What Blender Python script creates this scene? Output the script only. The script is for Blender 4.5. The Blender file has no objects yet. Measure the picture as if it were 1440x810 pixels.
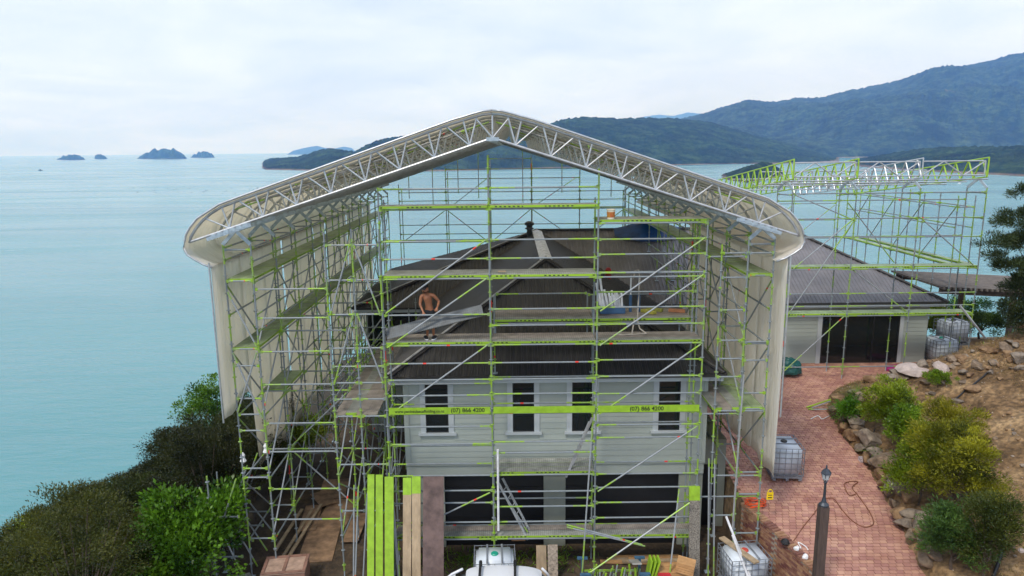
import bpy, bmesh, math, random
import numpy as np
from mathutils import Vector, Matrix, Quaternion
random.seed(7); rng = np.random.default_rng(7)
SC = bpy.context.scene; COL = SC.collection
R = math.radians
# ------------------------------------------------------------------ camera
H = 12.9; FPX = 1000.0; PITCH = R(11.05); ROLL = R(.62)
FW = Vector((0, math.cos(PITCH), -math.sin(PITCH))); U0 = Vector((0, math.sin(PITCH), math.cos(PITCH))); R0 = Vector((1, 0, 0))
RR = R0*math.cos(ROLL) - U0*math.sin(ROLL); UR = R0*math.sin(ROLL) + U0*math.cos(ROLL)
CAM = Vector((0, 0, H))
cd = bpy.data.cameras.new('camera'); cam = bpy.data.objects.new('camera', cd); COL.objects.link(cam)
cd.sensor_width = 36; cd.lens = 36*FPX/1440; cd.clip_start = .1; cd.clip_end = 90000
m3 = Matrix((RR, UR, -FW)).transposed(); cam.matrix_world = Matrix.Translation(CAM) @ m3.to_4x4()
SC.camera = cam
SC.render.resolution_x = 1024; SC.render.resolution_y = 576
# ------------------------------------------------------------------ light
SUN_EL, SUN_AZ = 52, 215          # azimuth clockwise from +Y (behind the camera, to its left)
w = bpy.data.worlds.new('World'); SC.world = w; w.use_nodes = True
N = w.node_tree.nodes; L = w.node_tree.links
bg = N['Background']
sky = N.new('ShaderNodeTexSky'); sky.sky_type = 'NISHITA'; sky.sun_disc = False
sky.sun_elevation = R(SUN_EL); sky.sun_rotation = R(SUN_AZ); sky.air_density = 1; sky.dust_density = 2.5; sky.altitude = 60
tc = N.new('ShaderNodeTexCoord'); sep = N.new('ShaderNodeSeparateXYZ'); L.new(tc.outputs['Generated'], sep.inputs[0])
# thin high overcast: a cloud layer seen by its own plane coordinates (direction / height)
mx = N.new('ShaderNodeMath'); mx.operation = 'MAXIMUM'; mx.inputs[1].default_value = 0.0; L.new(sep.outputs[2], mx.inputs[0])
ad = N.new('ShaderNodeMath'); ad.operation = 'ADD'; ad.inputs[1].default_value = .16; L.new(mx.outputs[0], ad.inputs[0])
dv = N.new('ShaderNodeVectorMath'); dv.operation = 'DIVIDE'; L.new(tc.outputs['Generated'], dv.inputs[0])
cb = N.new('ShaderNodeCombineXYZ')
for i in range(3): L.new(ad.outputs[0], cb.inputs[i])
L.new(cb.outputs[0], dv.inputs[1])
nz = N.new('ShaderNodeTexNoise'); nz.inputs['Scale'].default_value = 1.15; nz.inputs['Detail'].default_value = 7; nz.inputs['Roughness'].default_value = .55
nz.inputs['Distortion'].default_value = .5
L.new(dv.outputs[0], nz.inputs['Vector'])
cr = N.new('ShaderNodeValToRGB'); cr.color_ramp.elements[0].position = .3; cr.color_ramp.elements[0].color = (.68, .68, .68, 1)
cr.color_ramp.elements[1].position = .62; cr.color_ramp.elements[1].color = (1, 1, 1, 1); L.new(nz.outputs[0], cr.inputs[0])
cl = N.new('ShaderNodeMix'); cl.data_type = 'RGBA'; cl.inputs['A'].default_value = (5.8, 6.8, 8.9, 1); cl.inputs['B'].default_value = (6.9, 7.4, 8.7, 1)
L.new(nz.outputs[0], cl.inputs['Factor'])
mxs = N.new('ShaderNodeMix'); mxs.data_type = 'RGBA'; L.new(cr.outputs[0], mxs.inputs['Factor']); L.new(sky.outputs[0], mxs.inputs['A']); L.new(cl.outputs['Result'], mxs.inputs['B'])
L.new(mxs.outputs['Result'], bg.inputs[0]); bg.inputs[1].default_value = .10
sl = bpy.data.lights.new('sun', 'SUN'); sl.energy = 1.5; sl.angle = R(12); sl.color = (1, .95, .88)
so = bpy.data.objects.new('sun', sl); COL.objects.link(so)
sd = Vector((math.sin(R(SUN_AZ))*math.cos(R(SUN_EL)), math.cos(R(SUN_AZ))*math.cos(R(SUN_EL)), math.sin(R(SUN_EL))))
so.rotation_euler = sd.to_track_quat('Z', 'Y').to_euler(); so.location = (0, -20, 60)
vs = SC.view_settings; vs.view_transform = 'Standard'; vs.look = 'None'; vs.exposure = 0.53; vs.gamma = 1; vs.use_curve_mapping = False
SC.render.engine = 'CYCLES'
SC.cycles.max_bounces = 6; SC.cycles.volume_bounces = 2; SC.cycles.transparent_max_bounces = 12
# ------------------------------------------------------------------ helpers
def ray(x, y): return FW + RR*((x-720)/FPX) + UR*((405-y)/FPX)
def PY(x, y, Y): v = ray(x, y); return CAM + v*(Y/v.y)
def PZ(x, y, z): v = ray(x, y); return CAM + v*((z-H)/v.z)
def proj(p):
    q = Vector(p)-CAM; ww = q.dot(FW); return (720+FPX*q.dot(RR)/ww, 405-FPX*q.dot(UR)/ww)
def lerp(a, b, t): return a+(b-a)*t
def poly(xs, x):
    if x <= xs[0][0]: return xs[0][1]
    for (a, b), (c, d) in zip(xs, xs[1:]):
        if x <= c: return b+(d-b)*(x-a)/(c-a)
    return xs[-1][1]
def smooth(a, b, x): t = min(1, max(0, (x-a)/(b-a))); return t*t*(3-2*t)

def newmat(name):
    m = bpy.data.materials.new(name); m.use_nodes = True
    return m, m.node_tree.nodes, m.node_tree.links, m.node_tree.nodes['Principled BSDF']
MATS = {}
def mat(name, col, rough=.6, metal=0, nscale=3., namt=.25, bump=0, bscale=20., rand=.0, spec=.5, col2=None, coords='pos', detail=4, stretch=None):
    """diffuse colour broken by noise, small relief, and a little shift from piece to piece"""
    if name in MATS: return MATS[name]
    m, n, l, b = newmat(name)
    if coords == 'pos': src = n.new('ShaderNodeNewGeometry').outputs['Position']
    else: src = n.new('ShaderNodeTexCoord').outputs['Object']
    if stretch:
        mp = n.new('ShaderNodeMapping'); mp.inputs['Scale'].default_value = stretch; l.new(src, mp.inputs[0]); src = mp.outputs[0]
    t = n.new('ShaderNodeTexNoise'); t.inputs['Scale'].default_value = nscale; t.inputs['Detail'].default_value = detail; t.inputs['Roughness'].default_value = .6
    l.new(src, t.inputs['Vector'])
    r = n.new('ShaderNodeValToRGB'); c = Vector(col)
    e = r.color_ramp.elements; e[0].position = .3; e[1].position = .7
    e[0].color = (*[max(0, q*(1-namt)) for q in col], 1); e[1].color = (*(col2 if col2 else [min(1, q*(1+namt)) for q in col]), 1)
    l.new(t.outputs[0], r.inputs[0]); out = r.outputs[0]
    if rand:
        oi = n.new('ShaderNodeObjectInfo'); g = n.new('ShaderNodeNewGeometry'); a = n.new('ShaderNodeMath'); a.operation = 'ADD'
        l.new(oi.outputs['Random'], a.inputs[0]); l.new(g.outputs['Random Per Island'], a.inputs[1])
        fr = n.new('ShaderNodeMath'); fr.operation = 'FRACT'; l.new(a.outputs[0], fr.inputs[0])
        mr = n.new('ShaderNodeMapRange'); mr.inputs['To Min'].default_value = 1-rand; mr.inputs['To Max'].default_value = 1+rand; l.new(fr.outputs[0], mr.inputs[0])
        hs = n.new('ShaderNodeHueSaturation'); l.new(out, hs.inputs['Color']); l.new(mr.outputs[0], hs.inputs['Value']); 
        m2 = n.new('ShaderNodeMapRange'); m2.inputs['To Min'].default_value = .5-rand*.06; m2.inputs['To Max'].default_value = .5+rand*.06; l.new(fr.outputs[0], m2.inputs[0]); l.new(m2.outputs[0], hs.inputs['Hue'])
        out = hs.outputs[0]
    l.new(out, b.inputs['Base Color'])
    b.inputs['Roughness'].default_value = rough; b.inputs['Metallic'].default_value = metal; b.inputs['Specular IOR Level'].default_value = spec
    if bump:
        t2 = n.new('ShaderNodeTexNoise'); t2.inputs['Scale'].default_value = bscale; t2.inputs['Detail'].default_value = 5; l.new(src, t2.inputs['Vector'])
        bp = n.new('ShaderNodeBump'); bp.inputs['Strength'].default_value = bump; bp.inputs['Distance'].default_value = .05; l.new(t2.outputs[0], bp.inputs['Height']); l.new(bp.outputs[0], b.inputs['Normal'])
    MATS[name] = m; return m
def math_node(n, l, op, a, b):
    q = n.new('ShaderNodeMath'); q.operation = op
    for i, v in enumerate((a, b)):
        if v is None: continue
        if isinstance(v, (int, float)): q.inputs[i].default_value = v
        else: l.new(v, q.inputs[i])
    return q.outputs[0]
GREEN = (.29, .49, .03); GALV = (.25, .285, .30)
def tube_mat(name, mode, galv=GALV, green=GREEN, share=.5):
    """galvanised tube with lime paint at the ends ('end') or in bands ('band'), a few red tape rings"""
    m, n, l, b = newmat(name)
    tcn = n.new('ShaderNodeTexCoord'); s = n.new('ShaderNodeSeparateXYZ'); l.new(tcn.outputs['Generated'], s.inputs[0]); g = s.outputs[2]
    oi = n.new('ShaderNodeObjectInfo'); rd = oi.outputs['Random']
    if mode == 'end':
        w0 = math_node(n, l, 'MULTIPLY', rd, .30); w0 = math_node(n, l, 'ADD', w0, .01)
        a = math_node(n, l, 'LESS_THAN', g, w0)
        r2 = math_node(n, l, 'FRACT', math_node(n, l, 'MULTIPLY', rd, 7.31), None)
        w1 = math_node(n, l, 'SUBTRACT', .98, math_node(n, l, 'MULTIPLY', r2, .30))
        c = math_node(n, l, 'GREATER_THAN', g, w1); mask = math_node(n, l, 'MAXIMUM', a, c)
    else:
        ge = n.new('ShaderNodeNewGeometry'); sp = n.new('ShaderNodeSeparateXYZ'); l.new(ge.outputs['Position'], sp.inputs[0])
        t = n.new('ShaderNodeTexNoise'); t.noise_dimensions = '1D'; t.inputs['Scale'].default_value = .8; t.inputs['Detail'].default_value = 0
        l.new(math_node(n, l, 'ADD', sp.outputs[2], math_node(n, l, 'MULTIPLY', rd, 90.)), t.inputs['W'])
        mask = math_node(n, l, 'GREATER_THAN', t.outputs[0], 1-share)
    ge2 = n.new('ShaderNodeNewGeometry'); ns = n.new('ShaderNodeTexNoise'); ns.inputs['Scale'].default_value = 9; ns.inputs['Detail'].default_value = 5; l.new(ge2.outputs['Position'], ns.inputs[0])
    sc = n.new('ShaderNodeMapRange'); sc.inputs[1].default_value = .35; sc.inputs[2].default_value = .6; sc.inputs[3].default_value = .35; sc.inputs[4].default_value = 1; l.new(ns.outputs[0], sc.inputs[0])
    mask2 = math_node(n, l, 'MULTIPLY', mask, sc.outputs[0])
    gm = n.new('ShaderNodeMix'); gm.data_type = 'RGBA'; gm.inputs['A'].default_value = (*[q*.72 for q in galv], 1); gm.inputs['B'].default_value = (*[min(1, q*1.2) for q in galv], 1); l.new(ns.outputs[0], gm.inputs['Factor'])
    mm = n.new('ShaderNodeMix'); mm.data_type = 'RGBA'; l.new(mask2, mm.inputs['Factor']); l.new(gm.outputs['Result'], mm.inputs['A']); mm.inputs['B'].default_value = (*green, 1)
    # red tape ring on some
    r3 = math_node(n, l, 'FRACT', math_node(n, l, 'MULTIPLY', rd, 13.7), None)
    sel = math_node(n, l, 'LESS_THAN', r3, .16); r4 = math_node(n, l, 'FRACT', math_node(n, l, 'MULTIPLY', rd, 29.3), None)
    dd = math_node(n, l, 'ABSOLUTE', math_node(n, l, 'SUBTRACT', g, r4), None); rg = math_node(n, l, 'LESS_THAN', dd, .016)
    rm = math_node(n, l, 'MULTIPLY', sel, rg)
    m5 = n.new('ShaderNodeMix'); m5.data_type = 'RGBA'; l.new(rm, m5.inputs['Factor']); l.new(mm.outputs['Result'], m5.inputs['A']); m5.inputs['B'].default_value = (.75, .05, .03, 1)
    l.new(m5.outputs['Result'], b.inputs['Base Color'])
    b.inputs['Roughness'].default_value = .45; b.inputs['Metallic'].default_value = .15
    MATS[name] = m; return m

class MB:
    """collects shapes for ONE mesh"""
    def __init__(s): s.v = []; s.f = []
    def add(s, v, f):
        o = len(s.v); s.v += [tuple(q) for q in v]; s.f += [tuple(i+o for i in q) for q in f]
    def box(s, c, d, rot=None):
        c = Vector(c); hx, hy, hz = d[0]/2, d[1]/2, d[2]/2
        p = [Vector((x*hx, y*hy, z*hz)) for z in (-1, 1) for y in (-1, 1) for x in (-1, 1)]
        if rot is not None: p = [rot @ q for q in p]
        s.add([c+q for q in p], [(0, 2, 3, 1), (4, 5, 7, 6), (0, 1, 5, 4), (2, 6, 7, 3), (0, 4, 6, 2), (1, 3, 7, 5)])
    def bb(s, x0, x1, y0, y1, z0, z1): s.box(((x0+x1)/2, (y0+y1)/2, (z0+z1)/2), (abs(x1-x0), abs(y1-y0), abs(z1-z0)))
    def beam(s, a, b, wd, ht, up=(0, 0, 1)):
        a = Vector(a); b = Vector(b); d = b-a; z = d.normalized(); u = Vector(up)
        x = u.cross(z)
        if x.length < 1e-4: x = Vector((1, 0, 0)).cross(z)
        x.normalize(); y = z.cross(x)
        s.box((a+b)/2, (wd, ht, d.length), Matrix((x, y, z)).transposed())
    def tube(s, a, b, r0, r1=None, n=7, caps=True):
        a = Vector(a); b = Vector(b); r1 = r0 if r1 is None else r1
        q = (b-a).to_track_quat('Z', 'Y'); o = len(s.v)
        for p, r in ((a, r0), (b, r1)):
            for i in range(n):
                an = 2*math.pi*i/n; s.v.append(tuple(p+q @ Vector((r*math.cos(an), r*math.sin(an), 0))))
        for i in range(n): s.f.append((o+i, o+(i+1) % n, o+n+(i+1) % n, o+n+i))
        if caps: s.f.append(tuple(o+n-1-i for i in range(n))); s.f.append(tuple(o+n+i for i in range(n)))
    def path(s, pts, r, n=6, taper=None):
        pts = [Vector(p) for p in pts]; o = len(s.v); K = len(pts)
        for k, p in enumerate(pts):
            d = (pts[min(k+1, K-1)]-pts[max(k-1, 0)]); q = d.to_track_quat('Z', 'Y')
            rr = r if taper is None else lerp(r, taper, k/(K-1))
            for i in range(n):
                an = 2*math.pi*i/n; s.v.append(tuple(p+q @ Vector((rr*math.cos(an), rr*math.sin(an), 0))))
        for k in range(K-1):
            for i in range(n): s.f.append((o+k*n+i, o+k*n+(i+1) % n, o+(k+1)*n+(i+1) % n, o+(k+1)*n+i))
        s.f.append(tuple(o+n-1-i for i in range(n))); s.f.append(tuple(o+(K-1)*n+i for i in range(n)))
    def lathe(s, c, prof, n=14):
        c = Vector(c); o = len(s.v)
        for r, z in prof:
            for i in range(n):
                an = 2*math.pi*i/n; s.v.append(tuple(c+Vector((r*math.cos(an), r*math.sin(an), z))))
        for k in range(len(prof)-1):
            for i in range(n): s.f.append((o+k*n+i, o+k*n+(i+1) % n, o+(k+1)*n+(i+1) % n, o+(k+1)*n+i))
        s.f.append(tuple(o+n-1-i for i in range(n))); s.f.append(tuple(o+(len(prof)-1)*n+i for i in range(n)))
    def mesh(s, name, m, smooth_=False):
        me = bpy.data.meshes.new(name); me.from_pydata(s.v, [], s.f)
        if m: me.materials.append(m)
        if smooth_: me.polygons.foreach_set('use_smooth', [True]*len(me.polygons))
        me.update(); return me
    def obj(s, name, m, parent=None, loc=None, smooth_=False):
        """verts are given in the parent's space; origin is put at loc (default: the parent's origin)"""
        me = s.mesh(name, m, smooth_); return link(name, me, parent, loc)
def link(name, me, parent=None, loc=None, quat=None, scale=None):
    o = bpy.data.objects.new(name, me); COL.objects.link(o)
    if parent: o.parent = parent
    if loc is not None: o.location = loc
    if quat is not None: o.rotation_mode = 'QUATERNION'; o.rotation_quaternion = quat
    if scale is not None: o.scale = scale
    return o
def tag(o, label=None, cat=None, group=None, kind=None):
    if label: o['label'] = label
    if cat: o['category'] = cat
    if group: o['group'] = group
    if kind: o['kind'] = kind
    return o
def thing(name, label, cat, loc=(0, 0, 0), rz=0, group=None):
    o = bpy.data.objects.new(name, None); COL.objects.link(o); o.location = loc; o.rotation_euler = (0, 0, rz); o.empty_display_size = .2
    return tag(o, label, cat, group)
def copy_tree(o, parent=None):
    c = o.copy(); COL.objects.link(c); c.parent = parent
    for ch in list(o.children): copy_tree(ch, c)
    return c
def fast_mesh(name, V, F, m, smooth_=False):
    """numpy verts (n,3) and quads (k,4)"""
    me = bpy.data.meshes.new(name); V = np.asarray(V, np.float32); F = np.asarray(F, np.int32); k = F.shape[1]
    me.vertices.add(len(V)); me.vertices.foreach_set('co', V.ravel())
    me.loops.add(F.size); me.loops.foreach_set('vertex_index', F.ravel())
    me.polygons.add(len(F)); me.polygons.foreach_set('loop_start', np.arange(0, F.size, k, dtype=np.int32)); me.polygons.foreach_set('loop_total', np.full(len(F), k, np.int32))
    if smooth_: me.polygons.foreach_set('use_smooth', np.ones(len(F), bool))
    me.materials.append(m); me.update(calc_edges=True); me.validate(); return me
# value noise (numpy) for terrain and rock shapes
_perm = rng.permutation(4096); _val = rng.random(4096)*2-1
def vnoise(x, y, z=0.):
    x = np.asarray(x, float); y = np.asarray(y, float); z = np.asarray(z, float)+0*x
    xi, yi, zi = np.floor(x).astype(int), np.floor(y).astype(int), np.floor(z).astype(int)
    xf, yf, zf = x-xi, y-yi, z-zi
    sx, sy, sz = [q*q*(3-2*q) for q in (xf, yf, zf)]
    def h(a, b, c): return _val[_perm[(a+_perm[(b+_perm[c & 4095]) & 4095]) & 4095]]
    r = 0
    for dx in (0, 1):
        for dy in (0, 1):
            for dz in (0, 1):
                r = r+h(xi+dx, yi+dy, zi+dz)*(sx if dx else 1-sx)*(sy if dy else 1-sy)*(sz if dz else 1-sz)
    return r
def fbm(x, y, o=4, z=0., rgh=.5):
    r = 0; a = 1; s = 0
    for i in range(o):
        r = r+a*vnoise(x*2**i+17.3*i, y*2**i+5.1*i, z); s += a; a *= rgh
    return r/s
# ------------------------------------------------------------------ ground, driveway, sea, hills
SEA = -47.0
ZD = lambda y: 3.1+.13*(np.minimum(y, 31.6)-31.6)
XW = [(10, 9.6), (15, 9.0), (17.83, 8.3), (19.44, 7.85), (20.84, 7.3), (22, 7.28), (60, 7.28)]
XE = [(10, 9.9), (14, 10.6), (17.6, 11.23), (19.4, 11.6), (21.6, 12.04), (23.2, 12.26), (24.7, 12.28), (26.8, 12.5), (28, 13.06), (29, 14.3), (30, 17), (31, 20), (60, 20)]
def arr(tab, y): return np.interp(y, [a for a, b in tab], [b for a, b in tab])
def ground(x, y):
    x = np.asarray(x, float); y = np.asarray(y, float)
    z = np.zeros(np.broadcast(x, y).shape)+.0*x
    xw, xe = arr(XW, y), arr(XE, y)
    z = np.where(x > xw, ZD(y), z)
    d = np.maximum(0, x-xe); k = np.clip((31.0-y)/4.5, 0, 1); k = k*k*(3-2*k)
    bank = (np.minimum(d*2.2, .45)+.40*np.minimum(d, 9)+.2*np.maximum(d-9, 0)+.16*fbm(x*.6, y*.6, 4)*np.minimum(d, 2)/1)*k
    z = z+np.where(x > xe, bank, 0)
    dl = np.maximum(0, -8.9-x); z = np.where(dl > 0, -.42*np.minimum(dl, 10)-1.1*np.maximum(dl-10, 0)+.25*fbm(x*.4, y*.4)*np.minimum(dl, 1), z)
    r = np.maximum(0, y-np.where(x > 20, 41, 47)); z = z-.75*r
    z = z-np.maximum(0, x-42)*.9-np.where(x > 20.5, np.clip(y-35, 0, 6)*.25, 0)
    z = z-np.maximum(0, -y-25)*.2
    return z
_gx, _gy, _gs = -32., 8., .1
_G = ground(*np.meshgrid(_gx+np.arange(661)*_gs, _gy+np.arange(421)*_gs)).tolist()
def gz(x, y):
    i = (x-_gx)/_gs; j = (y-_gy)/_gs
    if 0 <= i < 660 and 0 <= j < 420:
        a, b = int(i), int(j); f, g_ = i-a, j-b; r0, r1 = _G[b], _G[b+1]
        return (r0[a]*(1-f)+r0[a+1]*f)*(1-g_)+(r1[a]*(1-f)+r1[a+1]*f)*g_
    return float(ground(np.array([x]), np.array([y]))[0])
def grid_mesh(name, xs, ys, m):
    X, Y = np.meshgrid(xs, ys); Z = ground(X, Y); nx, ny = len(xs), len(ys)
    i = np.arange((ny-1)*nx).reshape(ny-1, nx)[:, :-1].ravel()
    return fast_mesh(name, np.stack([X, Y, Z], -1).reshape(-1, 3), np.stack([i, i+1, i+nx+1, i+nx], 1), m, True)
# soil: bare brown dirt with dry patches, dark leaf litter on the seaward slope
m, n, l, b = newmat('soil')
pos = n.new('ShaderNodeNewGeometry'); sx = n.new('ShaderNodeSeparateXYZ'); l.new(pos.outputs['Position'], sx.inputs[0])
t1 = n.new('ShaderNodeTexNoise'); t1.inputs['Scale'].default_value = .9; t1.inputs['Detail'].default_value = 9; t1.inputs['Roughness'].default_value = .68; l.new(pos.outputs['Position'], t1.inputs[0])
t2 = n.new('ShaderNodeTexNoise'); t2.inputs['Scale'].default_value = 7; t2.inputs['Detail'].default_value = 6; l.new(pos.outputs['Position'], t2.inputs[0])
r1 = n.new('ShaderNodeValToRGB'); e = r1.color_ramp.elements; e[0].position = .32; e[0].color = (.085, .055, .03, 1); e[1].position = .66; e[1].color = (.38, .265, .15, 1)
q = e.new(.5); q.color = (.21, .135, .073, 1); l.new(t1.outputs[0], r1.inputs[0])
r2 = n.new('ShaderNodeValToRGB'); r2.color_ramp.elements[0].position = .4; r2.color_ramp.elements[0].color = (.6, .6, .6, 1); r2.color_ramp.elements[1].position = .65; r2.color_ramp.elements[1].color = (1.25, 1.2, 1.1, 1); l.new(t2.outputs[0], r2.inputs[0])
mu = n.new('ShaderNodeMix'); mu.data_type = 'RGBA'; mu.blend_type = 'MULTIPLY'; mu.inputs['Factor'].default_value = 1; l.new(r1.outputs[0], mu.inputs['A']); l.new(r2.outputs[0], mu.inputs['B'])
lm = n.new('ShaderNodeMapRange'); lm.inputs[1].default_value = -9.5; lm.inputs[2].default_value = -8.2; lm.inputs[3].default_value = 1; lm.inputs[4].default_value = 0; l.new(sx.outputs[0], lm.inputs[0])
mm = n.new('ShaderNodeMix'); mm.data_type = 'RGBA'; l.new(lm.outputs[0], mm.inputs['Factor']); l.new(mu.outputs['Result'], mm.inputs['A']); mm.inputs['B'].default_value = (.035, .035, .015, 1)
# trodden grey-brown yard round the garage
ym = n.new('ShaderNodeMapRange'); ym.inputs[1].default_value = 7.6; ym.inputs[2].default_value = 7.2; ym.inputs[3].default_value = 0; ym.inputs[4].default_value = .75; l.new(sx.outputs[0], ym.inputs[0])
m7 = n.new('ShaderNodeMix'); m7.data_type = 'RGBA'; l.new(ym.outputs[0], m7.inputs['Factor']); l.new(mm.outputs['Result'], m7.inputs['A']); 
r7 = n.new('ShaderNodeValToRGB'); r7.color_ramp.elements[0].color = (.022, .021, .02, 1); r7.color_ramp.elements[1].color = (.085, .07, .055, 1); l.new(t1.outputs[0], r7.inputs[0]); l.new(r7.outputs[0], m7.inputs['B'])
l.new(m7.outputs['Result'], b.inputs['Base Color']); b.inputs['Roughness'].default_value = .95; b.inputs['Specular IOR Level'].default_value = .2
bp = n.new('ShaderNodeBump'); bp.inputs['Strength'].default_value = .9; bp.inputs['Distance'].default_value = .12; l.new(t1.outputs[0], bp.inputs['Height'])
bp2 = n.new('ShaderNodeBump'); bp2.inputs['Strength'].default_value = .7; bp2.inputs['Distance'].default_value = .04; l.new(t2.outputs[0], bp2.inputs['Height']); l.new(bp.outputs[0], bp2.inputs['Normal']); l.new(bp2.outputs[0], b.inputs['Normal'])
SOIL = m
xs = np.unique(np.round(np.concatenate([np.arange(-75, -20, 1.2), np.arange(-20, 6.4, .4), np.arange(6.4, 10, .1), np.arange(10, 27, .2), np.arange(27, 90, 1.2)]), 3))
ys = np.unique(np.round(np.concatenate([np.arange(-60, 10, 1.5), np.arange(10, 34, .25), np.arange(34, 130, 1.)]), 3))
g = tag(link('ground', grid_mesh('ground', xs, ys, SOIL)), kind='structure')

# sea
m, n, l, b = newmat('sea_water')
pos = n.new('ShaderNodeNewGeometry')
mp = n.new('ShaderNodeMapping'); mp.inputs['Scale'].default_value = (.05, .16, .1); mp.inputs['Rotation'].default_value = (0, 0, .12); l.new(pos.outputs['Position'], mp.inputs[0])
t1 = n.new('ShaderNodeTexNoise'); t1.inputs['Scale'].default_value = 1.0; t1.inputs['Detail'].default_value = 6; t1.inputs['Roughness'].default_value = .62; l.new(mp.outputs[0], t1.inputs[0])
mp2 = n.new('ShaderNodeMapping'); mp2.inputs['Scale'].default_value = (.0009, .004, .001); l.new(pos.outputs['Position'], mp2.inputs[0])
t2 = n.new('ShaderNodeTexNoise'); t2.inputs['Scale'].default_value = 1.0; t2.inputs['Detail'].default_value = 4; l.new(mp2.outputs[0], t2.inputs[0])
r = n.new('ShaderNodeValToRGB'); e = r.color_ramp.elements; e[0].position = .3; e[0].color = (.075, .235, .247, 1); e[1].position = .75; e[1].color = (.14, .34, .34, 1); l.new(t2.outputs[0], r.inputs[0])
mp3 = n.new('ShaderNodeMapping'); mp3.inputs['Scale'].default_value = (.0035, .016, .01); mp3.inputs['Rotation'].default_value = (0, 0, .2); l.new(pos.outputs['Position'], mp3.inputs[0])
t4 = n.new('ShaderNodeTexNoise'); t4.inputs['Scale'].default_value = 1; t4.inputs['Detail'].default_value = 5; t4.inputs['Distortion'].default_value = .6; l.new(mp3.outputs[0], t4.inputs[0])
rr_ = n.new('ShaderNodeMapRange'); rr_.inputs[1].default_value = .4; rr_.inputs[2].default_value = .65; rr_.inputs[3].default_value = .15; rr_.inputs[4].default_value = .29; l.new(t4.outputs[0], rr_.inputs[0]); l.new(rr_.outputs[0], b.inputs['Roughness'])
l.new(r.outputs[0], b.inputs['Base Color']); b.inputs['IOR'].default_value = 1.33
bp = n.new('ShaderNodeBump'); bp.inputs['Strength'].default_value = .8; bp.inputs['Distance'].default_value = 1.0; l.new(t1.outputs[0], bp.inputs['Height']); l.new(bp.outputs[0], b.inputs['Normal'])
W = 26000
mb = MB(); mb.add([(-W, -3000, SEA), (W, -3000, SEA), (W, W, SEA), (-W, W, SEA)], [(0, 1, 2, 3)])
tag(mb.obj('sea', m), kind='structure')

# forested hills and islands
def forest(name, c0, c1, tan=.70):
    m, n, l, b = newmat(name)
    pos = n.new('ShaderNodeNewGeometry')
    t1 = n.new('ShaderNodeTexNoise'); t1.inputs['Scale'].default_value = .022; t1.inputs['Detail'].default_value = 8; t1.inputs['Roughness'].default_value = .7; l.new(pos.outputs['Position'], t1.inputs[0])
    t3 = n.new('ShaderNodeTexNoise'); t3.inputs['Scale'].default_value = .0035; t3.inputs['Detail'].default_value = 5; l.new(pos.outputs['Position'], t3.inputs[0])
    r = n.new('ShaderNodeValToRGB'); e = r.color_ramp.elements; e[0].position = .42; e[0].color = (*c0, 1); e[1].position = .60; e[1].color = (*c1, 1); l.new(t1.outputs[0], r.inputs[0])
    r3 = n.new('ShaderNodeMapRange'); r3.inputs[1].default_value = tan; r3.inputs[2].default_value = tan+.05; l.new(t3.outputs[0], r3.inputs[0])
    mx_ = n.new('ShaderNodeMix'); mx_.data_type = 'RGBA'; l.new(r3.outputs[0], mx_.inputs['Factor']); l.new(r.outputs[0], mx_.inputs['A']); mx_.inputs['B'].default_value = (.20, .13, .06, 1)
    sz = n.new('ShaderNodeSeparateXYZ'); l.new(pos.outputs['Position'], sz.inputs[0])
    bz = n.new('ShaderNodeMapRange'); bz.inputs[1].default_value = SEA+4.2; bz.inputs[2].default_value = SEA+2.2; l.new(sz.outputs[2], bz.inputs[0])   # rock and sand at the waterline
    m2 = n.new('ShaderNodeMix'); m2.data_type = 'RGBA'; l.new(bz.outputs[0], m2.inputs['Factor']); l.new(mx_.outputs['Result'], m2.inputs['A']); m2.inputs['B'].default_value = (.20, .14, .09, 1)
    t5 = n.new('ShaderNodeTexNoise'); t5.inputs['Scale'].default_value = .0065; t5.inputs['Detail'].default_value = 6; t5.inputs['Roughness'].default_value = .65; l.new(pos.outputs['Position'], t5.inputs[0])
    m5 = n.new('ShaderNodeMapRange'); m5.inputs[1].default_value = .35; m5.inputs[2].default_value = .65; m5.inputs[3].default_value = .3; m5.inputs[4].default_value = 1.8; l.new(t5.outputs[0], m5.inputs[0])
    hs5 = n.new('ShaderNodeHueSaturation'); l.new(m2.outputs['Result'], hs5.inputs['Color']); l.new(m5.outputs[0], hs5.inputs['Value'])
    l.new(hs5.outputs[0], b.inputs['Base Color']); b.inputs['Roughness'].default_value = .95; b.inputs['Specular IOR Level'].default_value = .1
    bp = n.new('ShaderNodeBump'); bp.inputs['Strength'].default_value = 1; bp.inputs['Distance'].default_value = 26; l.new(t1.outputs[0], bp.inputs['Height']); l.new(bp.outputs[0], b.inputs['Normal'])
    return m
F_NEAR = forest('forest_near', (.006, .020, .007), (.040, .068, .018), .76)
F_FAR = forest('forest_far', (.008, .022, .016), (.050, .075, .035), .70)
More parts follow.
